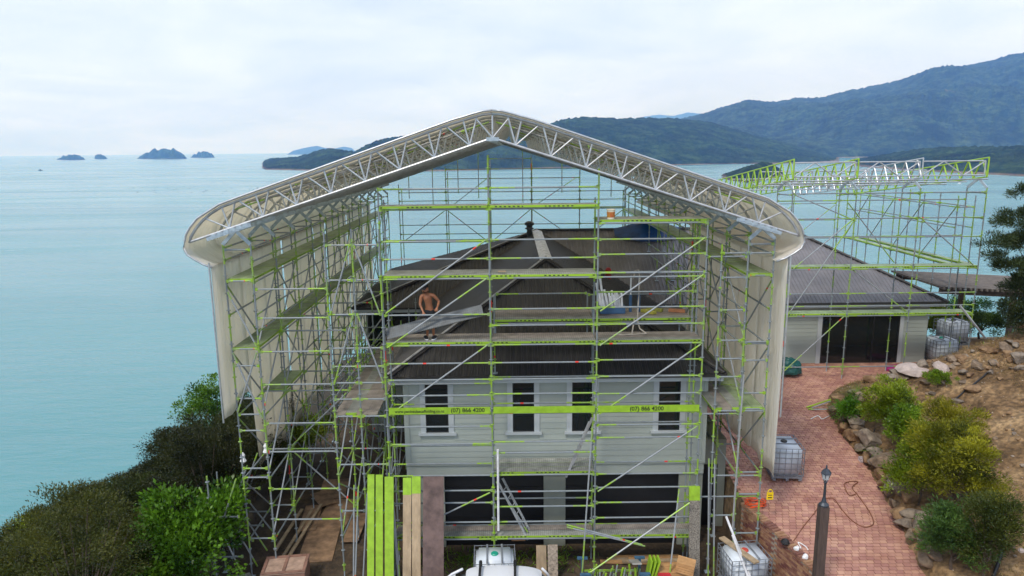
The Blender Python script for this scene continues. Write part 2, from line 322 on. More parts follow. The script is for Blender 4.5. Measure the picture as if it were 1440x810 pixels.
def ridge(name, sil, base, ratio, step, rows, m, rough=5., spur=.12, amp=1.):
    """a range: shoreline at the base pixels (on the sea), crest `ratio` times as far, its height read along the crest line"""
    x0, x1 = sil[0][0], sil[-1][0]; pxs = np.arange(x0, x1+.1, step); V = []
    tt = np.concatenate([np.linspace(0, 1, rows), np.linspace(1, 1.7, rows//3)[1:]])
    for px in pxs:
        pb = PZ(px, poly(base, px), SEA); hv = Vector((pb.x, pb.y, 0)); D0 = hv.length; hd = hv/D0
        D1 = D0*ratio
        ys_ = poly(sil, px); v = ray(px, ys_); s = v.z/math.hypot(v.x, v.y); zc = H+D1*s
        for t in tt:
            D = D0+(D1-D0)*t; p = hd*D
            V.append((p.x, p.y, t, zc))
    V = np.array(V); t = V[:, 2]; zc = V[:, 3]-SEA
    prof = np.where(t <= 1, np.power(np.clip(t, 0, 1), .75), 1-(t-1)**1.2*.7)
    sp = fbm(V[:, 0]/(260*amp), V[:, 1]/(700*amp), 5); fine = fbm(V[:, 0]/16, V[:, 1]/24, 3, 0., .8)
    z = SEA-1+zc*prof+zc*spur*sp*np.sin(np.pi*np.clip(t, 0, 1))**.8*1.0+rough*fine*np.minimum(1, t*8)
    nr = len(tt); nc = len(pxs)
    i = (np.arange(nc-1)[:, None]*nr+np.arange(nr-1)[None, :]).ravel()
    o = link(name, fast_mesh(name, np.stack([V[:, 0], V[:, 1], z], 1), np.stack([i, i+nr, i+nr+1, i+1], 1), m, True))
    return tag(o, kind='structure')
ridge('headland', [(358, 240), (368, 233), (374, 225), (385, 222), (400, 221.5), (420, 220), (438, 215), (452, 210), (466, 208.5), (480, 210), (500, 213), (520, 202), (545, 194), (575, 189), (620, 184), (700, 182), (760, 176), (800, 166), (830, 164), (870, 167), (910, 165), (950, 166), (1000, 172), (1060, 190), (1120, 205), (1180, 222)],
      [(358, 238.5), (430, 240), (520, 243), (640, 240), (760, 237), (940, 232.5), (1010, 231), (1100, 230), (1180, 229)], 1.42, 1.2, 46, F_NEAR, 8, .12)
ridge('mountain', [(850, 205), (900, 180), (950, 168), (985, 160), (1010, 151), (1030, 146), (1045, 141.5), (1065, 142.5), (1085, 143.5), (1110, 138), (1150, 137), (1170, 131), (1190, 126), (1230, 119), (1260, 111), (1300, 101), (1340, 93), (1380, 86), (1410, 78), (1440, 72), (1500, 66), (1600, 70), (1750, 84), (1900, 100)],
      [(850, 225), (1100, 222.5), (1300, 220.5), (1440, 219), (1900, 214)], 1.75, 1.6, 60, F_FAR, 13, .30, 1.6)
ridge('spur_hill', [(1180, 231), (1215, 222), (1250, 216), (1290, 208.5), (1330, 206), (1360, 205), (1400, 206), (1440, 203), (1520, 195), (1640, 190), (1800, 205)],
      [(1180, 233), (1300, 241), (1440, 248), (1800, 258)], 1.35, 1.6, 34, F_NEAR, 7, .1)
ridge('knoll', [(1008, 250), (1022, 243), (1040, 236), (1060, 229.5), (1075, 227), (1085, 229), (1095, 236), (1104, 246)],
      [(1008, 251), (1050, 257), (1104, 248)], 1.12, .8, 22, F_NEAR, 3, .05)
ridge('far_island', [(404, 217), (412, 212), (424, 209), (438, 206), (447, 205), (458, 208), (472, 208.5), (484, 206), (495, 208), (501, 214)], [(404, 217.6), (501, 216.4)], 1.12, .8, 14, F_FAR, 3, .03)
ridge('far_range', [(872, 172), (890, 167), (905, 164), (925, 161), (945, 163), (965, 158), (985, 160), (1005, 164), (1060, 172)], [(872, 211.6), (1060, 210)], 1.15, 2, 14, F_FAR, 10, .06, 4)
for (cx, top, bs, hw, lab) in ((100, 217, 225, 20, 0), (142, 216.3, 223.8, 9, 0), (228, 208, 223.6, 35, 0), (285, 212.5, 221.8, 17, 0)):
    sil = [(cx-hw, bs-.4)]+[(cx-hw+2*hw*k/16, lerp(bs, top, min(1, math.sin(math.pi*(k/16)**(.75+.25*(hw % 3)))**.6*(1+.16*math.sin(k*2.1+cx)+.10*math.sin(k*4.7+hw))))) for k in range(1, 16)]+[(cx+hw, bs-.4)]
    ridge('island', sil, [(cx-hw, bs), (cx, bs+.4), (cx+hw, bs)], 1.05, .5, 16, F_NEAR, 9, .06)
# low sand spit and rock bar off the headland
# haze: an even body of sea air round everything
hz = MB(); hz.bb(-W-300, W+300, -3300, W+300, SEA-2, 860)
m = bpy.data.materials.new('sea_air'); m.use_nodes = True; n = m.node_tree.nodes; l = m.node_tree.links
n.remove(n['Principled BSDF']); pv = n.new('ShaderNodeVolumePrincipled'); pv.inputs['Color'].default_value = (.22, .46, 1.0, 1); pv.inputs['Absorption Color'].default_value = (1, 1, 1, 1); pv.inputs['Density'].default_value = 9e-5; pv.inputs['Anisotropy'].default_value = .0
l.new(pv.outputs[0], n['Material Output'].inputs['Volume'])
tag(hz.obj('haze', m), kind='stuff')

# driveway of clay pavers: bedding sheet, 300 nearest pavers as pieces, the rest joined
BRICK = mat('clay_paver', (.46, .215, .155), .85, nscale=1.3, namt=.22, bump=.3, bscale=60, rand=.17, col2=(.53, .29, .22))
SAND = mat('bedding_sand', (.20, .13, .085), .95, nscale=4, namt=.4)
drive = tag(bpy.data.objects.new('driveway', None), kind='structure'); COL.objects.link(drive)
ysd = np.arange(12, 31.7, .3); V = []; Fq = []
for y in ysd:
    a, c = float(arr(XW, y))+.05, float(arr(XE, y))+.15
    if y > 29: c = min(c, 19.3)
    for k in range(9): V.append((lerp(a, c, k/8), y, float(ZD(y))+.012))
for j in range(len(ysd)-1):
    for k in range(8): o = j*9+k; Fq.append((o, o+1, o+10, o+9))
link('bedding', fast_mesh('bedding', V, Fq, SAND), drive)
slope = math.atan(.13); bw, bd = .205, .14
bm_ = MB(); bm_.box((0, 0, .02), (bw-.014, bd-.014, .04)); brick_me = bm_.mesh('paving_brick', BRICK)
q0 = Quaternion((1, 0, 0), slope); cells = []
row = 0; y = 14.5
while y < 31.5:
    a, c = float(arr(XW, y))+.14, float(arr(XE, y))+.02
    if y > 29: c = min(c, 19.0)
    x = a+(row % 2)*bw/2
    while x < c:
        if not (y > 30.6 and x < 11.3) : cells.append((x+random.uniform(-.004, .004), y, random.uniform(-.002, .005), random.uniform(-.012, .012)))
        x += bw
    y += bd; row += 1
def vis(cx):
    px, py = proj((cx[0], cx[1], float(ZD(cx[1]))+.03)); return 1085 < px < 1320 and py < 808
inv = sorted([c for c in cells if vis(c)], key=lambda c: c[1]); nearset = set(inv[:300])
rest = MB()
for c in cells:
    loc = Vector((c[0], c[1], float(ZD(c[1]))+.014+c[2])); q = Quaternion((0, 0, 1), c[3]) @ q0
    if c in nearset: link('paving_brick', brick_me, drive, loc, q)
    else:
        ro = q.to_matrix(); p = []
        for zz in (0, .04):
            for yy in (-1, 1):
                for xx in (-1, 1): p.append(loc+ro @ Vector((xx*(bw-.014)/2, yy*(bd-.014)/2, zz)))
        rest.add(p, [(4, 5, 7, 6), (0, 1, 5, 4), (2, 6, 7, 3), (0, 4, 6, 2), (1, 3, 7, 5)])
tag(rest.obj('far_paving_bricks', BRICK, drive), kind='stuff')
# brick retaining wall between garage yard and driveway
RBRICK = mat('wall_brick', (.30, .12, .08), .85, nscale=2, namt=.3, bump=.3, bscale=50, rand=.4, col2=(.36, .2, .13))
MORTAR = mat('mortar', (.33, .29, .24), .95, nscale=8, namt=.2)
rw = thing('retaining_wall', 'low brick retaining wall along the edge of the red paved driveway', 'wall', (8, 18, 0))
off = Vector(rw.location)
pts = [Vector((float(arr(XW, yy)), yy, 0)) for yy in (20.9, 19.44, 17.83, 16.2, 15)]
bmb = MB(); bmb.box((0, 0, 0), (.222, .1, .068)); wb = bmb.mesh('brick', RBRICK); cap = MB(); cap.box((0, 0, 0), (.105, .27, .075)); capm = cap.mesh('cap_brick', RBRICK)
core = MB(); cnt = 0
for A, B in zip(pts, pts[1:]):
    d = B-A; Ln = d.length; u = d/Ln; nn = Vector((u.y, -u.x, 0)); 
    if nn.x > 0: nn = -nn
    an = math.atan2(u.y, u.x)
    zt = lambda t: float(ZD((A+d*t).y))+.06
    o0 = A+nn*.06; o1 = B+nn*.06; i0 = A-nn*.14; i1 = B-nn*.14
    ca = [(*p.xy, z) for p, z in ((o0, -.1), (o1, -.1), (i1, -.1), (i0, -.1), (o0, zt(0)-.03), (o1, zt(1)-.03), (i1, zt(1)-.03), (i0, zt(0)-.03))]
    core.add([Vector(p)-off for p in ca], [(0, 3, 2, 1), (4, 5, 6, 7), (0, 1, 5, 4), (1, 2, 6, 5), (2, 3, 7, 6), (3, 0, 4, 7)])
    zz = .04; k = 0
    while zz < 1.75:
        s = .12+(k % 2)*.118
        while s < Ln-.08:
            if zz < zt(s/Ln)-.07 and cnt < 300:
                px, py = proj(A+u*s+Vector((0, 0, zz)))
                if py < 825:
                    link('brick', wb, rw, A+u*s+nn*.03+Vector((0, 0, zz))-off+nn*random.uniform(0, .006), Quaternion((0, 0, 1), an)); cnt += 1
            s += .236
        zz += .082; k += 1
    s = .06
    while s < Ln:
        link('cap_brick', capm, rw, A+u*s-nn*.03+Vector((0, 0, zt(s/Ln)))-off, Quaternion((0, 0, 1), an) @ Quaternion((0, 1, 0), math.atan(.13)*u.y)); s += .118
core.obj('mortar_core', MORTAR, rw)

# ------------------------------------------------------------------ house
WB = mat('weatherboard_paint', (.385, .43, .39), .55, nscale=.7, namt=.07, rand=.04)
TRIM = mat('white_trim', (.50, .545, .56), .5, nscale=2, namt=.06)
PLAST = mat('plaster', (.29, .31, .265), .85, nscale=1.2, namt=.12, bump=.1, bscale=40)
ROOF = mat('roof_steel', (.048, .047, .049), .38, nscale=.8, namt=.25, spec=.45)
CAPM = mat('roof_cap', (.035, .033, .033), .5, nscale=3, namt=.2)
GARAGE = mat('garage_door', (.012, .013, .016), .4, nscale=3, namt=.2)
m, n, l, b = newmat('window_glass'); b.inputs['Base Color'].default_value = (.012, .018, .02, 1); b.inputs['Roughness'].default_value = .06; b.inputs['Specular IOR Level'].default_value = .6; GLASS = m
ALU = mat('dark_joinery', (.02, .022, .024), .4)
house = thing('house', 'two storey pale weatherboard house with dark corrugated hip roofs and garage doors', 'house', (1.3, 26, 0))
ho = Vector(house.location)
class HB(MB):
    def obj(s, name, m, parent=None, loc=None, smooth_=False):
        s.v = [tuple(Vector(p)-ho) for p in s.v]; return MB.obj(s, name, m, parent or house, None, smooth_)
FY = 21.4; EZ = 6.05; RZ = 8.8
def boards(x0, x1, y, z0, z1, holes, pitch=.19, axis='x', out=-1):
    z = z0
    while z < z1-.02:
        zt = min(z+pitch, z1); segs = [(x0, x1)]
        for (a, c, hz0, hz1) in holes:
            if hz0 < zt-.01 and hz1 > z+.01:
                segs = [s for (p, q) in segs for s in ((p, min(q, a)), (max(p, c), q)) if s[1]-s[0] > .02]
        for (p, q) in segs:
            hb = HB(); a_, b_ = out*.028, out*.012
            if axis == 'x': P = lambda t, o, zz: (t, y+o, zz)
            else: P = lambda t, o, zz: (y+o, t, zz)
            hb.add([P(p, 0, z), P(q, 0, z), P(q, 0, zt), P(p, 0, zt), P(p, a_, z), P(q, a_, z), P(q, b_, zt-.002), P(p, b_, zt-.002)],
                   [(0, 3, 2, 1), (4, 5, 6, 7), (0, 1, 5, 4), (1, 2, 6, 5), (2, 3, 7, 6), (3, 0, 4, 7)])
            hb.obj('weatherboard', WB)
        z = zt
WX0, WX1 = -3.45, 6.12
wins = [(-2.78, -2.06), (-.02, .66), (1.86, 2.54), (4.6, 5.28)]
holes = [(a-.17, c+.17, 3.92, 5.9) for a, c in wins]
hb = HB(); hb.bb(WX0, WX1, FY, FY+.25, 2.55, 6.0); 
wall = hb.obj('upper_wall', WB)
boards(WX0+.14, WX1-.1, FY, 3.02, 5.9, holes)
for x0, x1 in ((WX0-.02, WX0+.14), (WX1-.1, WX1+.02)):
    hb = HB(); hb.bb(x0, x1, FY-.05, FY+.1, 3.0, 5.9); hb.obj('corner_board', WB)
hb = HB(); hb.bb(WX0-.02, WX1+.02, FY-.06, FY, 2.94, 3.02); hb.obj('drip_board', WB)
for a, c in wins:
    wn = bpy.data.objects.new('window', None); COL.objects.link(wn); wn.parent = house
    hb = HB()
    hb.bb(a-.17, a, FY-.055, FY, 4.06, 5.88); hb.bb(c, c+.17, FY-.055, FY, 4.06, 5.88); hb.bb(a, c, FY-.055, FY, 5.72, 5.88); hb.obj('trim', TRIM, wn)
    hb = HB(); hb.bb(a-.24, c+.24, FY-.11, FY, 3.98, 4.06); hb.obj('sill', TRIM, wn)
    hb = HB(); hb.bb(a, c, FY-.012, FY+.02, 4.06, 5.72); hb.obj('pane', GLASS, wn)
    hb = HB(); 
    for z in (4.075, 4.89, 5.70): hb.bb(a, c, FY-.035, FY-.012, z-.022, z+.022)
    for x in (a+.018, c-.018): hb.bb(x-.018, x+.018, FY-.034, FY-.012, 4.097, 5.678)
    hb.obj('sash', ALU, wn)
# half drawn pale blinds behind some panes read through the lower lights
# lower storey: plaster with two garage doors
doors = [(-2.27, .96), (1.67, 5.36)]
hb = HB(); hb.bb(WX0+.1, WX1, FY+.06, FY+.25, 2.62, 3.0); xs_ = [WX0+.1, -2.27, .96, 1.67, 5.36, WX1]
for i in (0, 2, 4): hb.bb(xs_[i], xs_[i+1], FY+.06, FY+.25, -.2, 2.62)
hb.obj('lower_wall', PLAST)
for a, c in doors:
    gd = bpy.data.objects.new('garage_door', None); COL.objects.link(gd); gd.parent = house
    for k in range(5):
        hb = HB(); hb.bb(a, c, FY+.17, FY+.21, -.1+k*.544, -.1+(k+1)*.544-.012); hb.obj('panel', GARAGE, gd)
# side walls of the front wing (left one sees the side scaffold)
hb = HB(); hb.bb(WX0, WX0+.2, FY+.25, 31, -.2, 6.0); hb.obj('side_wall', WB)
hb = HB(); hb.bb(WX1-.2, WX1, FY+.25, 31, -.2, 6.0); hb.obj('side_wall', WB)
boards(FY+.05, 31, WX0, .1, 5.9, [], .19*2, 'y', -1)
# stair block at the right of the garage with its door
hb = HB(); hb.bb(6.14, 7.2, 22.6, 22.8, 2.3, 3.2); hb.bb(6.14, 6.32, 22.6, 22.8, -.1, 2.3); hb.bb(6.95, 7.2, 22.6, 22.8, -.1, 2.3); hb.bb(7.0, 7.2, 22.8, 30.5, -.1, 3.2); hb.bb(6.14, 7.0, 22.8, 30.5, 3.05, 3.198)
hb.obj('porch_block', PLAST)
hb = HB(); hb.bb(6.32, 6.95, 22.7, 22.74, -.1, 2.3); hb.obj('porch_door', GARAGE)
# cross wing walls
WY = 31.35; BZ = 3.05
hb = HB(); hb.bb(-6.6, 18.85, WY, WY+.2, -.2, 6.0); hb.obj('wing_wall', WB)
hb = HB(); hb.bb(-6.6, -6.4, WY+.2, 41.1, -.3, 6.0); hb.obj('side_wall', WB)
hb = HB(); hb.bb(18.65, 18.85, WY+.2, 41.1, 2.5, 6.0); hb.obj('side_wall', WB)
hb = HB(); hb.bb(-6.4, 18.65, 40.9, 41.1, -.3, 6.0); hb.obj('rear_wall', WB)
boards(7.3, 18.85, WY, BZ, 5.75, [(13.85, 17.75, 2.9, 5.6)])
boards(-6.6, -3.5, WY, .1, 4.0, [], .38)
hb = HB(); hb.bb(-6.5, -3.6, WY-.03, WY, 4.1, 5.75); wg = hb.obj('wing_shade_band', GLASS)  # dark panel added in place of the deep shade under the wing eave
hb = HB()
for x in (-6.5, -5.53, -4.56, -3.6): hb = HB(); hb.bb(x-.04, x+.04, WY-.06, WY-.03, 4.1, 5.75); hb.obj('wall_batten', ALU, wg)
sdr = bpy.data.objects.new('sliding_door', None); COL.objects.link(sdr); sdr.parent = house
hb = HB(); hb.bb(14.05, 17.58, WY-.012, WY+.02, BZ+.05, 5.45); hb.obj('pane', GLASS, sdr)
hb = HB()
for x in (14.08, 15.2, 16.4, 17.55): hb.bb(x-.03, x+.03, WY-.04, WY-.012, BZ+.05, 5.45)
hb.bb(14.05, 17.58, WY-.042, WY-.012, 5.4, 5.46); hb.bb(14.05, 17.58, WY-.042, WY-.012, BZ+.02, BZ+.08); hb.obj('frame', ALU, sdr)
hb = HB(); hb.bb(13.85, 14.05, WY-.06, WY, BZ, 5.6); hb.bb(17.58, 17.75, WY-.06, WY, BZ, 5.6); hb.bb(14.05, 17.58, WY-.06, WY, 5.46, 5.6); hb.obj('trim', TRIM, sdr)
# roof slopes: trapezoid-rib steel, clipped to each slope's outline
ROOF_LIT = mat('roof_steel_lit', (.18, .168, .172), .42, nscale=.8, namt=.25, spec=.45)  # lighter copy of the roof steel: open daylight on the wing put into colour
def corr(name, pts, pitch=.175, amp=.024, parent=None, m=None):
    P = [Vector(p) for p in pts]; nrm = (P[1]-P[0]).cross(P[2]-P[0]).normalized()
    if nrm.z < 0: nrm = -nrm
    u = Vector((0, 0, 1)).cross(nrm).normalized(); wv = nrm.cross(u).normalized()
    us = [p.dot(u) for p in P]; ws = [p.dot(wv) for p in P]; dpl = P[0].dot(nrm)
    bm = bmesh.new(); a = math.floor(min(us)/pitch)*pitch; w0, w1 = min(ws)-.1, max(ws)+.1; prev = None
    while a < max(us)+pitch:
        for du, h in ((0, 0), (.55*pitch, 0), (.66*pitch, amp), (.89*pitch, amp)):
            base = u*(a+du)+nrm*(dpl+h)
            cur = (bm.verts.new(base+wv*w0), bm.verts.new(base+wv*w1))
            if prev: bm.faces.new((prev[0], cur[0], cur[1], prev[1]))
            prev = cur
        a += pitch
    c = sum(P, Vector())/len(P)
    for i in range(len(P)):
        A, B = P[i], P[(i+1) % len(P)]; pn = (B-A).cross(nrm).normalized()
        if pn.dot(c-A) > 0: pn = -pn
        bmesh.ops.bisect_plane(bm, geom=bm.verts[:]+bm.edges[:]+bm.faces[:], plane_co=A, plane_no=pn, clear_outer=True)
    for v in bm.verts: v.co -= ho
    me = bpy.data.meshes.new(name); bm.to_mesh(me); bm.free(); me.materials.append(m or ROOF); return link(name, me, parent)
roof = bpy.data.objects.new('roof', None); COL.objects.link(roof); roof.parent = house
A = (-3.85, 20.95, EZ); B = (6.5, 20.95, EZ); AP = (1.3, 26.6, RZ); J = (1.3, 36.2, RZ); VL = (-3.85, 30.85, EZ); VR = (6.5, 30.85, EZ)
CL = (-7.05, 30.85, EZ); CR = (19.3, 30.85, EZ); RE = (14.0, 36.2, RZ); BR = (19.3, 41.5, EZ); BL = (-7.05, 41.5, EZ)
for pts in ([A, B, AP], [A, AP, J, VL], [B, VR, J, AP], [CL, VL, J], [VR, CR, RE, J], [CR, BR, RE], [BR, BL, J, RE], [BL, CL, J]): corr('roof_slope', pts, parent=roof, m=ROOF_LIT if (CR in pts or RE in pts) else ROOF)
for name, a, c, wd in (('hip_cap', A, AP, .13), ('hip_cap', B, AP, .13), ('hip_cap', CR, RE, .13), ('hip_cap', CL, J, .13), ('hip_cap', BR, RE, .13), ('ridge_cap', J, RE, .14)):
    hb = HB(); a, c = Vector(a), Vector(c); hb.beam(a+Vector((0, 0, .035)), c+Vector((0, 0, .035)), wd*2, .03); hb.tube(a+Vector((0, 0, .05)), c+Vector((0, 0, .05)), .05, n=6); hb.obj(name, CAPM, roof)
HSM = mat('hip_flashing_pale', (.42, .42, .42), .5, nscale=4, namt=.3)
for a, c in ((A, AP), (CL, J)):
    hb = HB(); hb.tube(Vector(a)+Vector((0, 0, .10)), Vector(c)+Vector((0, 0, .10)), .035, n=6); hb.obj('hip_flashing', HSM, roof)
FOIL = mat('ridge_flashing_foil', (.72, .72, .73), .4, nscale=6, namt=.35, bump=.6, bscale=14)
hb = HB()
for s in (-1, 1): hb.add([(1.3, 26.55, RZ+.09), (1.3, 36.0, RZ+.09), (1.3+s*.24, 36.0, RZ+.0), (1.3+s*.24, 26.45, RZ+.0)], [(0, 1, 2, 3)])
tag(hb.obj('ridge_cap', FOIL, roof), 'unpainted pale foil ridge cap over the front wing')
VALM = mat('valley_tray', (.05, .035, .025), .6)
for E_ in (VL, VR):
    hb = HB(); hb.beam(Vector(E_)+Vector((0, 0, .02)), Vector(J)+Vector((0, 0, .02)), .16, .02); hb.obj('valley_tray', VALM, roof)
# flue
fl = MB(); c = Vector((.9, 35.5, 7.9))-ho; fl.lathe(c, [(.13, 0), (.13, 1.05), (.22, 1.07), (.22, 1.12), (.15, 1.14), (.15, 1.24), (.24, 1.27), (.24, 1.38), (.1, 1.46)], 12); fl.obj('flue', mat('flue_black', (.03, .035, .04), .4), roof)
# gutters and fascia
for p, q in ((A, B), (A, VL), (B, VR), (CL, VL), (VR, CR), (CR, BR), (BL, CL)):
    p, q = Vector(p), Vector(q); d = (q-p).normalized(); cen = Vector((1.3, 26, EZ)) if p.y < 30 and q.y < 31 and p.x < 7 and q.x < 7 else Vector((6, 36.2, EZ))
    o = Vector((d.y, -d.x, 0)); 
    if o.dot(cen-p) > 0: o = -o
    hb = HB(); hb.beam(p+o*.05-Vector((0, 0, .03)), q+o*.05-Vector((0, 0, .03)), .11, .09); hb.obj('gutter', CAPM)
    hb = HB(); hb.beam(p-o*.06-Vector((0, 0, .14)), q-o*.06-Vector((0, 0, .14)), .05, .2); hb.obj('fascia', TRIM)
    hb = HB(); hb.beam(p-o*.27-Vector((0, 0, .2)), q-o*.27-Vector((0, 0, .2)), .36, .02); hb.obj('soffit', TRIM)
def roof_z(x, y):
    if y > 30.85 and -7.05 < x < 19.3: return min(EZ+(y-30.85)*.514, RZ-(max(0, y-36.2))*.514, EZ+(19.3-x)*.519)
    return None
# ------------------------------------------------------------------ scaffold kit
M_STD = tube_mat('standard_tube', 'band', share=.46); M_LED = tube_mat('ledger_tube', 'end'); M_BRC = tube_mat('brace_tube', 'end', galv=(.33, .36, .38))
M_ALU = mat('aluminium', (.52, .54, .56), .36, metal=.55, nscale=6, namt=.18); M_BRK = mat('bracket_steel', (.40, .48, .54), .45, metal=.2, nscale=8, namt=.25)
M_GRN = mat('lime_paint', GREEN, .45, nscale=5, namt=.18); M_PUR = tube_mat('purlin_tube', 'end', galv=(.30, .29, .26))
def plank_mat(name, top, side):
    m, n, l, b = newmat(name)
    tcn = n.new('ShaderNodeTexCoord'); sn = n.new('ShaderNodeSeparateXYZ'); l.new(tcn.outputs['Normal'], sn.inputs[0])
    up = math_node(n, l, 'GREATER_THAN', sn.outputs[2], .5)
    so_ = n.new('ShaderNodeSeparateXYZ'); l.new(tcn.outputs['Object'], so_.inputs[0]); sg = n.new('ShaderNodeSeparateXYZ'); l.new(tcn.outputs['Generated'], sg.inputs[0])
    ge = n.new('ShaderNodeNewGeometry'); ns = n.new('ShaderNodeTexNoise'); ns.inputs['Scale'].default_value = 3.5; ns.inputs['Detail'].default_value = 7; ns.inputs['Roughness'].default_value = .7; l.new(ge.outputs['Position'], ns.inputs[0])
    oi = n.new('ShaderNodeObjectInfo')
    rp = n.new('ShaderNodeValToRGB'); rp.color_ramp.elements[0].position = .3; rp.color_ramp.elements[0].color = (*[q*.55 for q in top], 1); rp.color_ramp.elements[1].position = .7; rp.color_ramp.elements[1].color = (*[q*1.35 for q in top], 1); l.new(ns.outputs[0], rp.inputs[0])
    # perforated top: small dark holes
    vx = math_node(n, l, 'FRACT', math_node(n, l, 'MULTIPLY', so_.outputs[0], 16.), None); vy = math_node(n, l, 'FRACT', math_node(n, l, 'MULTIPLY', so_.outputs[1], 16.), None)
    dx = math_node(n, l, 'POWER', math_node(n, l, 'SUBTRACT', vx, .5), 2.); dy = math_node(n, l, 'POWER', math_node(n, l, 'SUBTRACT', vy, .5), 2.)
    hole = math_node(n, l, 'LESS_THAN', math_node(n, l, 'ADD', dx, dy), .05)
    tm = n.new('ShaderNodeMix'); tm.data_type = 'RGBA'; l.new(math_node(n, l, 'MULTIPLY', hole, .6), tm.inputs['Factor']); l.new(rp.outputs[0], tm.inputs['A']); tm.inputs['B'].default_value = (.03, .03, .03, 1)
    # slots along the painted side rail, in runs
    sxx = math_node(n, l, 'FRACT', math_node(n, l, 'MULTIPLY', so_.outputs[0], 8.), None)
    s1 = math_node(n, l, 'LESS_THAN', math_node(n, l, 'ABSOLUTE', math_node(n, l, 'SUBTRACT', sxx, .5), None), .26)
    s2 = math_node(n, l, 'LESS_THAN', math_node(n, l, 'ABSOLUTE', math_node(n, l, 'SUBTRACT', sg.outputs[2], .5), None), .22)
    run = math_node(n, l, 'GREATER_THAN', math_node(n, l, 'SINE', math_node(n, l, 'ADD', math_node(n, l, 'MULTIPLY', so_.outputs[0], 4.5), math_node(n, l, 'MULTIPLY', oi.outputs['Random'], 6.)), None), -.2)
    sl_ = math_node(n, l, 'MULTIPLY', math_node(n, l, 'MULTIPLY', s1, s2), run)
    gm = n.new('ShaderNodeMix'); gm.data_type = 'RGBA'; l.new(sl_, gm.inputs['Factor']); gm.inputs['A'].default_value = (*side, 1); gm.inputs['B'].default_value = (.02, .025, .01, 1)
    fm = n.new('ShaderNodeMix'); fm.data_type = 'RGBA'; l.new(up, fm.inputs['Factor']); l.new(gm.outputs['Result'], fm.inputs['A']); l.new(tm.outputs['Result'], fm.inputs['B'])
    hs = n.new('ShaderNodeHueSaturation'); l.new(fm.outputs['Result'], hs.inputs['Color']); mr = n.new('ShaderNodeMapRange'); mr.inputs[3].default_value = .75; mr.inputs[4].default_value = 1.2; l.new(oi.outputs['Random'], mr.inputs[0]); l.new(mr.outputs[0], hs.inputs['Value'])
    l.new(hs.outputs[0], b.inputs['Base Color']); b.inputs['Roughness'].default_value = .55; b.inputs['Metallic'].default_value = .1; return m
M_PLK = plank_mat('steel_plank', (.30, .31, .28), GREEN); M_PLKG = plank_mat('green_plank', (.28, .36, .20), GREEN); M_PLKW = plank_mat('ply_plank', (.285, .25, .22), (.30, .26, .2))
_tc = {}
def tube_mesh(kind, Ln):
    k = (kind, round(Ln, 2))
    if k in _tc: return _tc[k]
    mb = MB(); r = .026
    if kind == 'standard':
        mb.tube((0, 0, 0), (0, 0, Ln), r, n=8); z = .2
        while z < Ln-.1: mb.lathe((0, 0, z), [(r+.001, -.012), (.062, -.006), (.062, .006), (r+.001, .012)], 8); z += .5
        m = M_STD
    elif kind == 'ledger':
        mb.tube((0, 0, .04), (0, 0, Ln-.04), r, n=7)
        for z in (.05, Ln-.05): mb.box((0, 0, z), (.05, .085, .07))
        m = M_LED
    elif kind == 'brace': mb.tube((0, 0, 0), (0, 0, Ln), r*.95, n=7); m = M_BRC
    elif kind == 'alu': mb.tube((0, 0, 0), (0, 0, Ln), .026, n=8); m = M_ALU
    elif kind == 'chord': mb.tube((0, 0, 0), (0, 0, Ln), .045, n=8); m = M_ALU
    elif kind == 'white': mb.tube((0, 0, 0), (0, 0, Ln), .035, n=8); m = mat('white_plastic_pipe', (.75, .76, .78), .35)
    elif kind == 'green': mb.tube((0, 0, 0), (0, 0, Ln), .03, n=7); m = M_GRN
    elif kind == 'purlin': mb.tube((0, 0, 0), (0, 0, Ln), .024, n=6); m = M_PUR
    elif kind == 'bracket': mb.box((0, 0, Ln/2), (.05, .10, Ln)); m = M_BRK
    me = mb.mesh(kind, m, False); _tc[k] = me; return me
def bar(name, kind, a, b, parent=None, off=Vector((0, 0, 0))):
    a, b = Vector(a), Vector(b); d = b-a
    return link(name, tube_mesh(kind, d.length), parent, a-off, d.to_track_quat('Z', 'Y'))
_pc = {}
def plank_mesh(Ln, m, wd=.31, th=.065):
    k = (round(Ln, 2), m.name, wd)
    if k in _pc: return _pc[k]
    mb = MB(); mb.box((Ln/2, 0, 0), (Ln-.03, wd, th)); mb.box((.03, 0, -.01), (.05, wd*.8, th)); mb.box((Ln-.03, 0, -.01), (.05, wd*.8, th))
    _pc[k] = mb.mesh('deck_plank', m); return _pc[k]
class Scaf:
    def __init__(s, name, label, loc, group=None): s.r = thing(name, label, 'scaffold', loc, group=group); s.o = Vector(loc)
    def std(s, x, y, z0, z1):
        if z1-z0 < .3: return
        bar('standard', 'standard', (x, y, z0), (x, y, z1), s.r, s.o)
        mb = 'base_plate'
        if mb not in _tc: b_ = MB(); b_.box((0, 0, .01), (.16, .16, .02)); b_.tube((0, 0, 0), (0, 0, .3), .02, n=6); _tc[mb] = b_.mesh('base_jack', M_BRK)
        link('base_jack', _tc[mb], s.r, Vector((x, y, z0-.25))-s.o)
    def led(s, a, b, name='ledger'): bar(name, 'ledger', a, b, s.r, s.o)
    def brace(s, a, b): bar('brace', 'brace', a, b, s.r, s.o)
    def plank(s, x, y, z, Ln, along='x', m=None, name='deck_plank', wd=.31):
        q = Quaternion((0, 0, 1), 0 if along == 'x' else math.pi/2)
        return link(name, plank_mesh(Ln, m or M_PLK, wd), s.r, Vector((x, y, z))-s.o, q)
ZL = [1.26, 3.36, 5.32, 7.41, 9.37, 11.34]
